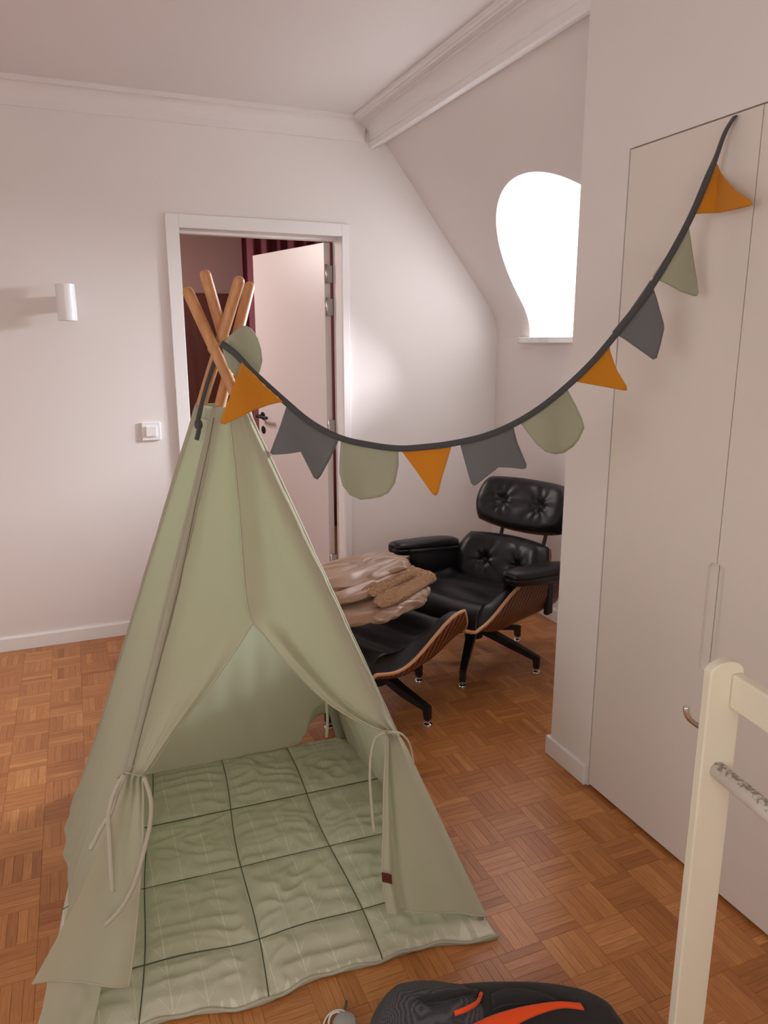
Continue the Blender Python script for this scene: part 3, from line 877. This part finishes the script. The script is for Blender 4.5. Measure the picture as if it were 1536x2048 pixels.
def flag(name, pix, mat_, seed, amp=.012, off=.0, lean=0.0):
    """outline traced on the vertical plane of the string, filled with a soft grid"""
    pts = [bpnt(x, y) for x, y in pix]
    # 2D coords in plane
    ex, ez = BP, V((0, 0, 1)); o0 = sum(pts, V())/len(pts)
    P2 = [((p-o0).dot(ex), (p-o0).dot(ez)) for p in pts]
    # densify edges with rounded corners
    dense = []
    n = len(P2)
    for i in range(n):
        a, b = V(P2[i]), V(P2[(i+1) % n]); m_ = max(2, int((b-a).length/.008))
        for k in range(m_): dense.append(a.lerp(b, k/m_))
    bm = bmesh.new()
    cen = sum(dense, V((0, 0)))/len(dense)
    rings = []
    K = 7
    ytop = max(p.y for p in dense)
    def P3(q):
        w_ = o0+ex*q.x+ez*q.y; d_ = min((w_-t_).length for t_ in tp)
        z_ = amp*(math.sin(q.x*34+seed*1.7+q.y*9)*min(1, d_/.06)+.8*fnoise(q.x*12, q.y*12, seed)*min(1, d_/.04))
        p = o0+ex*q.x+ez*q.y+BN*(z_+off+lean*d_)
        lim = XR-.022-.03*sm(0, .12, d_)
        if p.x > lim:                      # turns flat along the wardrobe front
            d = p-EYE; p = EYE+d*(lim/d.x)
        return p
    for r in range(K+1):
        f = 1-r/(K+1)
        rings.append([bm.verts.new(P3(cen+(q-cen)*f)) for q in dense])
    c = bm.verts.new(P3(cen)); N = len(dense)
    for r in range(K):
        for k in range(N): bm.faces.new((rings[r][k], rings[r][(k+1) % N], rings[r+1][(k+1) % N], rings[r+1][k]))
    for k in range(N): bm.faces.new((rings[K][k], rings[K][(k+1) % N], c))
    bmesh.ops.recalc_face_normals(bm, faces=bm.faces)
    g = bmesh.ops.solidify(bm, geom=bm.faces[:], thickness=.0035)
    ob = from_bm(name, bm, mat_, None, True)
    return keep(ob, bunt)
FL_ = [
 ('orange_pennant', [(484, 724), (503, 742), (530, 770), (562, 799), (566, 803), (540, 808), (510, 818), (480, 832), (462, 840), (454, 838), (455, 830), (466, 796), (474, 764)], M_ORANGE),
 ('grey_swallowtail', [(573, 812), (600, 832), (640, 858), (679, 877), (660, 920), (642, 952), (634, 961), (627, 957), (614, 930), (601, 904), (575, 907), (546, 909), (541, 905), (560, 852)], M_GREY),
 ('sage_rounded_flag', [(682, 877), (740, 890), (797, 897), (797, 930), (790, 965), (778, 985), (762, 995), (742, 1000), (722, 1002), (700, 992), (685, 972), (678, 945), (679, 915)], M_SAGEFLAG),
 ('orange_pennant', [(801, 899), (830, 898), (870, 893), (905, 887), (896, 915), (885, 950), (877, 985), (872, 992), (865, 988), (835, 945)], M_ORANGE),
 ('grey_swallowtail', [(920, 886), (970, 872), (1025, 846), (1036, 885), (1055, 930), (1054, 938), (1047, 940), (1020, 936), (996, 934), (970, 955), (954, 970), (948, 972), (943, 966), (930, 920)], M_GREY),
 ('sage_rounded_flag', [(1038, 841), (1080, 815), (1132, 773), (1155, 812), (1166, 838), (1170, 856), (1160, 880), (1148, 895), (1130, 907), (1110, 909), (1090, 903), (1072, 888), (1055, 865)], M_SAGEFLAG),
 ('orange_pennant', [(1143, 762), (1180, 728), (1217, 680), (1222, 705), (1235, 740), (1254, 772), (1255, 780), (1249, 781), (1200, 772)], M_ORANGE),
 ('grey_swallowtail', [(1226, 664), (1260, 622), (1302, 560), (1312, 590), (1328, 648), (1328, 658), (1320, 690), (1313, 716), (1306, 719), (1280, 700), (1250, 678)], M_GREY),
 ('sage_rounded_flag', [(1306, 553), (1335, 510), (1373, 442), (1380, 460), (1392, 530), (1402, 582), (1399, 591), (1392, 592), (1360, 583), (1330, 566)], M_SAGEFLAG),
 ('orange_pennant', [(1380, 428), (1405, 370), (1430, 320), (1450, 348), (1478, 380), (1505, 402), (1507, 409), (1500, 412), (1440, 425)], M_ORANGE)]
for i, (nm, pix, mt) in enumerate(FL_):
    flag(nm, pix, mt, i+1, .009 if i < 6 else .006, .012 if i == 0 else -.006, .75 if i == 0 else 0.0)
flag('sage_rounded_flag', [(441, 690), (452, 676), (466, 662), (476, 653), (488, 650), (500, 657), (513, 676), (521, 700), (523, 722), (517, 744), (512, 752), (500, 742), (488, 730), (482, 752), (474, 764), (464, 748), (455, 735), (446, 712)], M_SAGEFLAG, 21, .022, -.02)
# loose end tied round the poles with a knot
tl = [at_depth(px, py, 1.90) for px, py in [(441, 690), (430, 720), (414, 770), (402, 815), (396, 842), (398, 858), (393, 880)]]
keep(tube('loose_tape_end', curve_pts(tl, 24), .006, M_TAPE, None, 8, .35), bunt)
kn = at_depth(397, 849, 1.89)
keep(lathe('knot', [(.002, -.014), (.009, -.009), (.011, 0), (.008, .010), (.002, .014)], M_TAPE, None, 12, Matrix.Translation(kn)), bunt)

# ------------------------------------------------------------------ lounge chair and ottoman
HEAD = math.atan2(-.39, -.92)
def star_base(par, n, Rb, zcol, a0, hub_z):
    bmh = bmesh.new()
    for k in range(n):
        a = a0+2*math.pi*k/n; c, s = math.cos(a), math.sin(a); M = Matrix.Rotation(a, 4, 'Z')
        bm = bmesh.new()
        prof_ = [(.025, hub_z-.005), (.025, hub_z+.032), (Rb*.5, hub_z-.012), (Rb+.012, .082), (Rb+.012, .022), (Rb-.012, .022), (Rb-.014, .066), (Rb*.55, hub_z-.05)]
        va = []; vb = []
        for (r, z) in prof_:
            w = lerp(.026, .013, min(1, r/Rb))
            va.append(bm.verts.new(M @ V((r, -w, z)))); vb.append(bm.verts.new(M @ V((r, w, z))))
        bm.faces.new(va); bm.faces.new(vb[::-1]); m_ = len(va)
        for q in range(m_): bm.faces.new((va[q], va[(q+1) % m_], vb[(q+1) % m_], vb[q]))
        bmesh.ops.bevel(bm, geom=bm.edges[:], offset=.003, segments=2, affect='EDGES', clamp_overlap=True)
        bmesh.ops.triangulate(bm, faces=[f for f in bm.faces if len(f.verts) > 4])
        lg = from_bm('leg', bm, M_BLACKMETAL, par)
        lathe('glide', [(.010, .024), (.010, .012), (.019, .008), (.021, .003), (.021, .0005)], M_CHROME, lg, 18, Matrix.Translation((Rb*c, Rb*s, 0)))
    lathe('column', [(.045, hub_z-.04), (.045, hub_z+.03), (.030, hub_z+.035), (.030, zcol)], M_BLACKMETAL, par, 24)
    lathe('collar', [(.034, hub_z+.036), (.036, hub_z+.040), (.036, hub_z+.075), (.034, hub_z+.078)], M_CHROME, par, 24)
def shell_u(u, W, zb, zw):
    """cross section of the seat shell: u -1..1 -> (y,z)"""
    t = abs(u); s = 1 if u >= 0 else -1
    y = W*(1-(1-t)**2.6)
    return s*y, zb+(zw-zb)*t**3.0
def seat_shell(par, W, f0, f1, zbf, zwf, th=.012, fwf=None):
    """f0 front, f1 back"""
    def S(u, v):
        uu = u*2-1; f = lerp(f0, f1, v)
        f += -.030*abs(uu)**4*(1-v)**2*1.0+.03*abs(uu)**6*v*v
        y, z = shell_u(uu, W, zbf(f), zwf(f))
        return V((f, y, z))
    o = slab('shell', sheet_fn(S, th), 64, 48, M_ROSE, par)
    # lighter plywood edge running round the rim
    rim = [S(1, k/40) for k in range(41)]+[S(1-k/40, 1) for k in range(1, 41)]+[S(0, 1-k/40) for k in range(1, 41)]+[S(k/40, 0) for k in range(1, 40)]
    bm = bmesh.new(); tube_bm(bm, rim+[rim[0], rim[1]], .0075, 8, False)
    from_bm('edge_band', bm, M_PLYEDGE, o, True)
    return S, o
def seat_cushion(par, S, puff, name='seat_cushion', inset=.04, wr=.004, seed=0):
    def fn(u, v, w):
        uu = lerp(inset*.5, 1-inset*.5, u); vv = lerp(inset*.6, 1-inset*.6, v)
        e = 1e-3
        a = S(min(1, uu+e), vv)-S(max(0, uu-e), vv); b = S(uu, min(1, vv+e))-S(uu, max(0, vv-e))
        n = a.cross(b).normalized()
        if n.z < 0: n = -n
        n = (n*.5+V((0, 0, 1))*.5).normalized()
        p = S(uu, vv)
        if w == 0: return p+n*.008
        eu = min(u, 1-u); ev = min(v, 1-v)
        k = (1-math.exp(-eu/.07))*(1-math.exp(-ev/.06))
        h = .012+puff*k**.6+wr*fnoise(u*6, v*9, seed)
        return p+n*h
    return slab(name, fn, 60, 48, M_LEATHER, par)

# ottoman
ott = thing('ottoman', 'black leather and rosewood ottoman with a rumpled blanket on top', 'ottoman', (1.08, 2.70, 0), HEAD)
def o_zw(f):      # rim of the side wing, low at the outer edge, high towards the chair
    return .318+.128*sm(.16, -.16, f) if False else .312+.136*(1-sm(-.17, .19, f))+.03*sm(.20, .36, f)
def o_zb(f):
    return .262+.06*(1-sm(-.22, .0, f))+.055*sm(.12, .36, f)
So, sh = seat_shell(ott, .315, .345, -.215, o_zb, o_zw)
seat_cushion(ott, So, .085, seed=3)
star_base(ott, 4, .281, .27, R(92), .135)
# lounge chair
chair = thing('lounge_chair', 'black leather lounge chair with rosewood shells and star base', 'chair', (1.69, 2.957, 0), HEAD)
def c_zw(f): return .345+.125*(1-sm(.06, .40, f))-.02*(1-sm(-.28, -.1, f))
def c_zb(f): return .245+.015*(1-sm(-.25, -.1, f))+.085*sm(.15, .42, f)
Sc, sh = seat_shell(chair, .325, .42, -.24, c_zb, c_zw)
seat_cushion(chair, Sc, .10, seed=5, wr=.006)
fa0 = math.atan2(2.698-2.957, 1.493-1.69)-HEAD
star_base(chair, 5, .327, .25, fa0, .150)
lathe('seat_mount', [(.09, .225), (.10, .235), (.09, .248)], M_BLACKMETAL, chair, 24)

def back_panel(name, fc0, zc, W, Hh, tilt, wrap, k_round, buttons, puff=.075, bend=.0):
    """curved back: local frame at (fc0, 0, zc), leaning back by tilt"""
    up = V((-math.sin(tilt), 0, math.cos(tilt))); nf = V((math.cos(tilt), 0, math.sin(tilt)))
    def S(u, v):
        a, b = u*2-1, v*2-1
        x = a*math.sqrt(1-k_round*b*b/2); y = b*math.sqrt(1-k_round*a*a/2)
        return V((fc0, 0, zc))+V((0, 1, 0))*(W*x*(1-.06*x*x))+up*(Hh*y)+nf*(wrap*abs(x)**2.4+bend*y*y)
    def nrm(u, v):
        e = 1e-3
        n = (S(min(1, u+e), v)-S(max(0, u-e), v)).cross(S(u, min(1, v+e))-S(u, max(0, v-e))).normalized()
        return n if n.dot(nf) > 0 else -n
    def sh_fn(u, v, w): return S(lerp(.03, .97, u), lerp(.04, .96, v))-nrm(u, v)*(.004+.012*(1-w))
    shell = slab(name+'_shell', sh_fn, 48, 30, M_ROSE, chair)
    def cu(u, v, w):
        uu, vv = lerp(.012, .988, u), lerp(.015, .985, v)
        p = S(uu, vv); n = nrm(uu, vv)
        if w == 0: return p-n*.003
        eu, ev = min(u, 1-u), min(v, 1-v)
        k = max(0, (1-math.exp(-eu/.045))*(1-math.exp(-ev/.075)))
        h = .010+puff*k**.55
        for (bu, bv) in buttons:
            du, dv = (u-bu)*2*W, (v-bv)*2*Hh; r = math.hypot(du, dv); an = math.atan2(dv, du)
            h -= .030*math.exp(-(r/.032)**2)
            h += .0035*math.sin(an*8+bu*7)*math.exp(-(r/.085)**2)*min(1, r/.02)
        h += .003*fnoise(u*7, v*6, zc)
        return p+n*h
    c = slab(name+'_cushion', cu, 72, 48, M_LEATHER, chair)
    for (bu, bv) in buttons:
        p = cu(bu, bv, 1); n = nrm(bu, bv)
        Mq = Matrix.Translation(p) @ n.to_track_quat('Z', 'Y').to_matrix().to_4x4()
        lathe('button', [(.010, -.004), (.011, .001), (.008, .005), (.003, .007)], M_BUTTON, c, 14, Mq)
back_panel('backrest', -.275, .402, .295, .160, R(20), .10, .62, [(.30, .52), (.70, .52)])
back_panel('headrest', -.415, .690, .305, .142, R(24), .05, .62, [(.30, .50), (.70, .50)], .062)
# braces joining back and headrest
for s_ in (-.13, .13):
    tube('back_brace', curve_pts([(-.31, s_, .28), (-.355, s_, .44), (-.395, s_, .56), (-.465, s_, .74)], 14), .013, M_BLACKMETAL, chair, 8, .6)
# armrests
def armrest(sgn):
    def fn(u, v, w):
        # u along the arm (front->back), v around the section
        a = 2*math.pi*v
        f = lerp(.215, -.26, u)
        e = 1-abs(u*2-1)**7
        zc = lerp(.525, .462, u); wd = .050+.008*math.sin(math.pi*u)
        hd = .036+.006*sm(.1, .6, u)
        ca, sa = math.cos(a), math.sin(a); k = .62
        yy = wd*math.copysign(abs(ca)**k, ca)*(.55+.45*e**.5); zz = hd*math.copysign(abs(sa)**k, sa)*(.55+.45*e**.5)
        r = .02 if w == 0 else 1.0
        return V((f, sgn*.338+yy*r, zc+zz*r))
    o = slab('armrest', fn, 40, 36, M_LEATHER, chair)
    def inner(u, v, w):
        f = lerp(.155-.05*(1-v), -.26, u); z = lerp(.33, lerp(.52, .46, u), v)
        y = .262+.020*math.sin(math.pi*min(1, v*1.1))*-1+(.034 if w else 0)
        e = (1-math.exp(-min(u, 1-u)/.05))
        return V((f, sgn*(y if w else y+(1-e)*.014), z))
    slab('inner_pad', inner, 24, 16, M_LEATHER, o)
    bm = bmesh.new(); box_bm(bm, -.160, -.115, sgn*.322-.012, sgn*.322+.012, .27, .46); bevel_all(bm, .006)
    from_bm('gap_shade_bar', bm, M_BLACKMETAL, o)  # dark bar standing in for the shaded gap between seat and back shells
armrest(1); armrest(-1)

# ------------------------------------------------------------------ blanket on the ottoman
def satin():
    m, nt, p = mat('brown_satin', (.37, .225, .145, 1), .33, 0, .5); bump(nt, p, 500, .0004, .2); p.inputs['Sheen Weight'].default_value = .2; return m
def sherpa():
    m, nt, p = mat('sherpa_fleece', (.43, .255, .155, 1), 1.0, 0, .1)
    bump(nt, p, 95, .008, .9, tex='voronoi'); return m
M_SATIN, M_SHERPA = satin(), sherpa()
blk = thing('blanket', 'rumpled taupe blanket with brown fleece lining heaped on the ottoman', 'blanket', (1.05, 2.74, .44), HEAD)
def heap(name, c, rx, ry, rz, rot, m_, seed, wl, amp, fang=0.0, p_=.62, n=(150, 80), fine=0.0, tilt=0.0):
    """soft folded layer: flattened rounded body whose upper side carries creases of wavelength wl"""
    nu, nv = n; vs, fs = [], []
    cr_, sr_ = math.cos(rot), math.sin(rot); cf, sf = math.cos(fang), math.sin(fang)
    for j in range(nv+1):
        th_ = math.pi*j/nv
        for i in range(nu):
            ph = 2*math.pi*i/nu
            sp_ = lambda q, e: math.copysign(abs(q)**e, q)
            st = sp_(math.sin(th_), .55)
            x = st*sp_(math.cos(ph), p_); y = st*sp_(math.sin(ph), p_); z = sp_(math.cos(th_), .8)
            X_, Y_ = x*rx, y*ry
            wob = 1+.10*fnoise(x*1.3+seed, y*1.3, seed)+.04*fnoise(x*4+seed, y*4, z*2)
            X_ *= wob; Y_ *= wob
            fa_, fl_ = X_*cf+Y_*sf, Y_*cf-X_*sf
            q = fa_/wl+.9*fnoise(fa_*6+seed, fl_*3.2, seed)+.22*fnoise(fa_*16, fl_*8, seed+3)
            rdg = math.sin(q*2*math.pi); rdg = math.copysign(abs(rdg)**.8, rdg)
            k = (.35+.65*max(0, z))
            mod = .55+.9*abs(fnoise(X_*5+seed*2, Y_*5, 1.7))
            Z_ = z*rz*(1+.25*fnoise(X_*6, Y_*6, seed))+amp*rdg*k*mod+tilt*X_+fine*fnoise(X_*90, Y_*90, z*9)
            if z < 0: Z_ = z*rz*.7+amp*.4*rdg+tilt*X_
            vs.append((c[0]+X_*cr_-Y_*sr_, c[1]+X_*sr_+Y_*cr_, c[2]+Z_))
    for j in range(nv):
        for i in range(nu):
            fs.append((j*nu+i, j*nu+(i+1) % nu, (j+1)*nu+(i+1) % nu, (j+1)*nu+i))
    me = bpy.data.meshes.new(name); me.from_pydata(vs, [], fs)
    bm = bmesh.new(); bm.from_mesh(me); bmesh.ops.remove_doubles(bm, verts=bm.verts, dist=1e-6); bmesh.ops.recalc_face_normals(bm, faces=bm.faces); bm.to_mesh(me); bm.free()
    return link_mesh(name, me, m_, blk, True)
# local axes: x away from the chair, y towards the viewer
heap('satin_fold', (.07, .02, .040), .27, .235, .048, 0, M_SATIN, 3, .085, .009, 1.2)
heap('satin_fold', (.00, .165, .046), .22, .085, .028, .24, M_SATIN, 9, .050, .008, .5, tilt=-.03)
heap('fleece_fold', (-.06, .172, .088), .225, .045, .022, .24, M_SHERPA, 5, .036, .009, 1.5, fine=.003)
heap('fleece_fold', (-.035, .118, .112), .205, .040, .020, .20, M_SHERPA, 27, .036, .009, 1.6, fine=.003)
heap('fleece_fold', (-.185, .08, .085), .078, .105, .030, .2, M_SHERPA, 15, .05, .006, .4, fine=.003)
heap('satin_fold', (.05, .03, .105), .245, .125, .028, .12, M_SATIN, 12, .060, .010, 1.25)
heap('satin_fold', (.00, -.035, .135), .245, .135, .030, .05, M_SATIN, 22, .070, .012, 1.35)
heap('satin_fold', (-.07, .045, .135), .15, .050, .026, .22, M_SATIN, 31, .060, .008, 1.5)

# ------------------------------------------------------------------ bed ladder at the right
LA = R(9.0)                                   # rungs run a little off the wall direction
ldr = thing('bed_ladder', 'white wooden bed ladder with rounded post and worn round rung', 'ladder', (0, 0, 0))
PT = at_depth(1431, 1500, 1.30)
ldr.location = (PT.x, PT.y, 0); ldr.rotation_euler = (0, 0, -LA)
ZTOP = 1.0
pq = at_depth(1447, 1301, 1.30); ZTOP = pq.z
M_LADDER = paint('ladder_paint', (.80, .745, .59, 1), .45)
def rung_mat():
    m, nt, p = mat('worn_rung', (.72, .66, .6, 1), .5)
    tc = nt.nodes.new('ShaderNodeTexCoord')
    n1 = nt.nodes.new('ShaderNodeTexNoise'); n1.inputs['Scale'].default_value = 130; n1.inputs['Detail'].default_value = 8
    nt.links.new(tc.outputs['Object'], n1.inputs['Vector'])
    sp = nt.nodes.new('ShaderNodeSeparateXYZ'); nt.links.new(tc.outputs['Object'], sp.inputs[0])
    mr = nt.nodes.new('ShaderNodeMapRange'); mr.inputs['From Min'].default_value = RZ+.003; mr.inputs['From Max'].default_value = RZ+.017; mr.inputs['To Min'].default_value = -.25; mr.inputs['To Max'].default_value = .12
    nt.links.new(sp.outputs[2], mr.inputs[0])
    ad = nt.nodes.new('ShaderNodeMath'); ad.operation = 'ADD'; nt.links.new(n1.outputs[0], ad.inputs[0]); nt.links.new(mr.outputs[0], ad.inputs[1])
    r = nt.nodes.new('ShaderNodeValToRGB'); e = r.color_ramp.elements
    e[0].position = .50; e[0].color = (.72, .66, .60, 1); e[1].position = .62; e[1].color = (.30, .27, .245, 1)
    nt.links.new(ad.outputs[0], r.inputs[0]); nt.links.new(r.outputs[0], p.inputs['Base Color']); return m
RZ = at_depth(1425, 1545, 1.29).z
W2, T2 = .033, .0098                          # half width (x) and half thickness (y) of the post
def post(dy):
    pts = [(-W2, 0.001), (W2, 0.001)]
    for k in range(13):
        a = math.pi*k/12; pts.append((W2*math.cos(a)*(1 if True else 1), ZTOP-W2*.62+W2*.62*math.sin(a)))
    return prism('post', [V((x, dy-T2, z)) for x, z in pts], (0, 2*T2, 0), M_LADDER, ldr, .004)
post(0); post(-.42)
bz = at_depth(1441, 1371, 1.285).z
bar = box('top_rail', .008, .030, -.42+T2, -T2, bz-.031, bz+.031, M_LADDER, ldr, .004)
M_RUNG = rung_mat()
for z in (RZ,):
    tube('rung', [(0, -.42+T2, z), (0, -.2, z), (0, -T2, z)], .0155, M_RUNG, ldr, 20)
tube('hook', curve_pts([(.0, T2, .0), (.0, T2+.02, 0)], 3), .004, M_CHROME, ldr) if False else None
hk = [at_depth(px, py, 1.34) for px, py in [(1402, 1452), (1392, 1446), (1380, 1436), (1374, 1424), (1374, 1413)]]
hk = [hk[0]+V((.02, .0, -.003))]+hk
ho = tube('hook', curve_pts(hk, 16), .0066, M_CHROME, None, 10)
keep(ho, ldr)

# ------------------------------------------------------------------ backpack
bp = thing('backpack', 'black and grey backpack with bright orange trim lying on the floor', 'backpack', (.66, 1.02, 0))
def mesh_cloth(name, c1, c2):
    m, nt, p = mat(name, c1, .8)
    tc = nt.nodes.new('ShaderNodeTexCoord'); vn = nt.nodes.new('ShaderNodeTexVoronoi'); vn.inputs['Scale'].default_value = 380
    vn.inputs['Randomness'].default_value = .15
    nt.links.new(tc.outputs['Object'], vn.inputs['Vector'])
    r = nt.nodes.new('ShaderNodeValToRGB'); e = r.color_ramp.elements; e[0].position = .2; e[0].color = c2; e[1].position = .45; e[1].color = c1
    nt.links.new(vn.outputs[0], r.inputs[0]); nt.links.new(r.outputs[0], p.inputs['Base Color']); return m
M_BPMESH = mesh_cloth('grey_mesh_cloth', (.035, .035, .04, 1), (.20, .20, .21, 1))
M_BPBLACK = fabric_mat('black_nylon', (.022, .021, .021, 1), 0)
M_BPORANGE = fabric_mat('orange_nylon', (.86, .085, .012, 1), 0)
def lump(name, c, r, rot, m_, p_=.7, seed=0, amp=.05, par=bp, n=(80, 48)):
    nu, nv = n; vs, fs = [], []; Mr = Matrix.Rotation(rot, 3, 'Z')
    for j in range(nv+1):
        th_ = math.pi*j/nv
        for i in range(nu):
            ph = 2*math.pi*i/nu
            sp_ = lambda q: math.copysign(abs(q)**p_, q)
            d = V((sp_(math.sin(th_))*sp_(math.cos(ph)), sp_(math.sin(th_))*sp_(math.sin(ph)), sp_(math.cos(th_))))
            s_ = 1+amp*fnoise(d.x*2+seed, d.y*2, d.z*2)+amp*.4*fnoise(d.x*6+seed, d.y*6, d.z*6)
            q = Mr @ V((d.x*r[0]*s_, d.y*r[1]*s_, d.z*r[2]*s_))
            z = c[2]+q.z
            vs.append((c[0]+q.x, c[1]+q.y, max(.002, z)))
    for j in range(nv):
        for i in range(nu): fs.append((j*nu+i, j*nu+(i+1) % nu, (j+1)*nu+(i+1) % nu, (j+1)*nu+i))
    me = bpy.data.meshes.new(name); me.from_pydata(vs, [], fs)
    bm = bmesh.new(); bm.from_mesh(me); bmesh.ops.remove_doubles(bm, verts=bm.verts, dist=1e-6); bmesh.ops.recalc_face_normals(bm, faces=bm.faces); bm.to_mesh(me); bm.free()
    return link_mesh(name, me, m_, par, True)

cbp = at_z(985, 2052, .12)
bp.location = (cbp.x, cbp.y, 0)
lumps = [lump('body', (.03, -.06, .075), (.235, .155, .085), R(-24), M_BPBLACK, .62, 1, .03),
         lump('mesh_pocket', (-.115, .025, .080), (.135, .125, .092), R(-24), M_BPMESH, .7, 4, .05),
         lump('front_pocket', (.125, -.105, .070), (.125, .115, .082), R(-24), M_BPBLACK, .62, 8, .03)]
from mathutils.bvhtree import BVHTree
bv, bfc = [], []
for o in lumps:
    b0 = len(bv); bv += [v.co+bp.location for v in o.data.vertices]; bfc += [tuple(b0+k for k in p.vertices) for p in o.data.polygons]
BVH = BVHTree.FromPolygons(bv, bfc)
def on_bag(px, py):
    d = ray(px, py).normalized(); h = BVH.ray_cast(EYE, d)
    if h[0] is None:
        p = EYE+d*((cbp-EYE).dot(FW)/d.dot(FW)); h = BVH.find_nearest(p)
    n = h[1]
    if n.dot(d) > 0: n = -n
    return h[0], n
def patch(name, A, B, m_, th=.004, nu=30, nv=8):
    A = [V((x, y, 0)) for x, y in A]; B = [V((x, y, 0)) for x, y in B]
    cache = {}
    def fn(u, v, w):
        if (u, v) not in cache:
            q = cr(A, u).lerp(cr(B, u), v); cache[u, v] = on_bag(q.x, q.y)
        p, n = cache[u, v]; e = min(u, 1-u, v, 1-v)
        return p+n*(.001+(th if w else 0)*(.6+.4*min(1, e*6)))
    return keep(slab(name, fn, nu, nv, m_), bp)
patch('orange_panel', [(925, 2062), (985, 2034), (1050, 2016), (1110, 2008), (1160, 2010)], [(1000, 2075), (1040, 2048), (1080, 2030), (1125, 2018), (1168, 2022)], M_BPORANGE, .007)
patch('black_strap', [(983, 1996), (1010, 1985), (1060, 1988), (1115, 2006)], [(985, 2022), (1012, 2012), (1062, 2008), (1112, 2009)], M_BPBLACK, .012)
zp = patch('orange_zip', [(908, 2026), (930, 2018), (950, 2005), (960, 1988)], [(910, 2034), (934, 2025), (956, 2010), (966, 1990)], M_BPORANGE, .008, 20, 4)
patch('grey_shoulder', [(830, 2000), (870, 1992), (920, 1984), (958, 1983)], [(850, 2010), (890, 2004), (925, 1996), (952, 1992)], M_BPBLACK, .008)

# ------------------------------------------------------------------ white cable with plug on the floor
M_CABLE = mat('white_cable', (.78, .76, .72, 1), .4)[0]
cab = thing('charging_cable', 'looped white cable with small plug lying before the mat', 'cable', at_z(672, 2035, 0))
def gp(px, py, z): return at_z(px, py, z)
ck = [gp(640, 2080, .003), gp(648, 2046, .004), gp(657, 2030, .006), gp(672, 2021, .012), gp(688, 2022, .014), gp(692, 2032, .012), gp(688, 2044, .008), gp(682, 2060, .004)]
keep(tube('cable', curve_pts(ck, 40), .0022, M_CABLE, None, 8), cab)
ck = [gp(660, 2085, .003), gp(657, 2050, .004), gp(662, 2030, .012), gp(676, 2024, .016), gp(683, 2030, .014), gp(684, 2040, .008)]
keep(tube('cable', curve_pts(ck, 30), .0022, M_CABLE, None, 8), cab)
keep(tube('plug', [gp(676, 2042, .006), gp(686, 2036, .008), gp(692, 2034, .008)], [.006, .0065, .005], M_CABLE, None, 10), cab)
tipk = [gp(688, 2022, .014), gp(691, 2013, .014), gp(693, 2003, .012)]
keep(tube('cable_tip', tipk, [.0022, .0035, .0035], mat('grey_plastic', (.10, .09, .085, 1), .4)[0], None, 8), cab)
pk = at_z(690, 2062, 0)
pw = tag(lathe('power_adapter', [(.020, .001), (.026, .006), (.028, .018), (.024, .028), (.012, .033)], mat('grey_adapter', (.35, .34, .33, 1), .4)[0], None, 24, Matrix()), 'small rounded grey adapter at the end of the white cable', 'adapter')
pw.location = (pk.x, pk.y, 0)
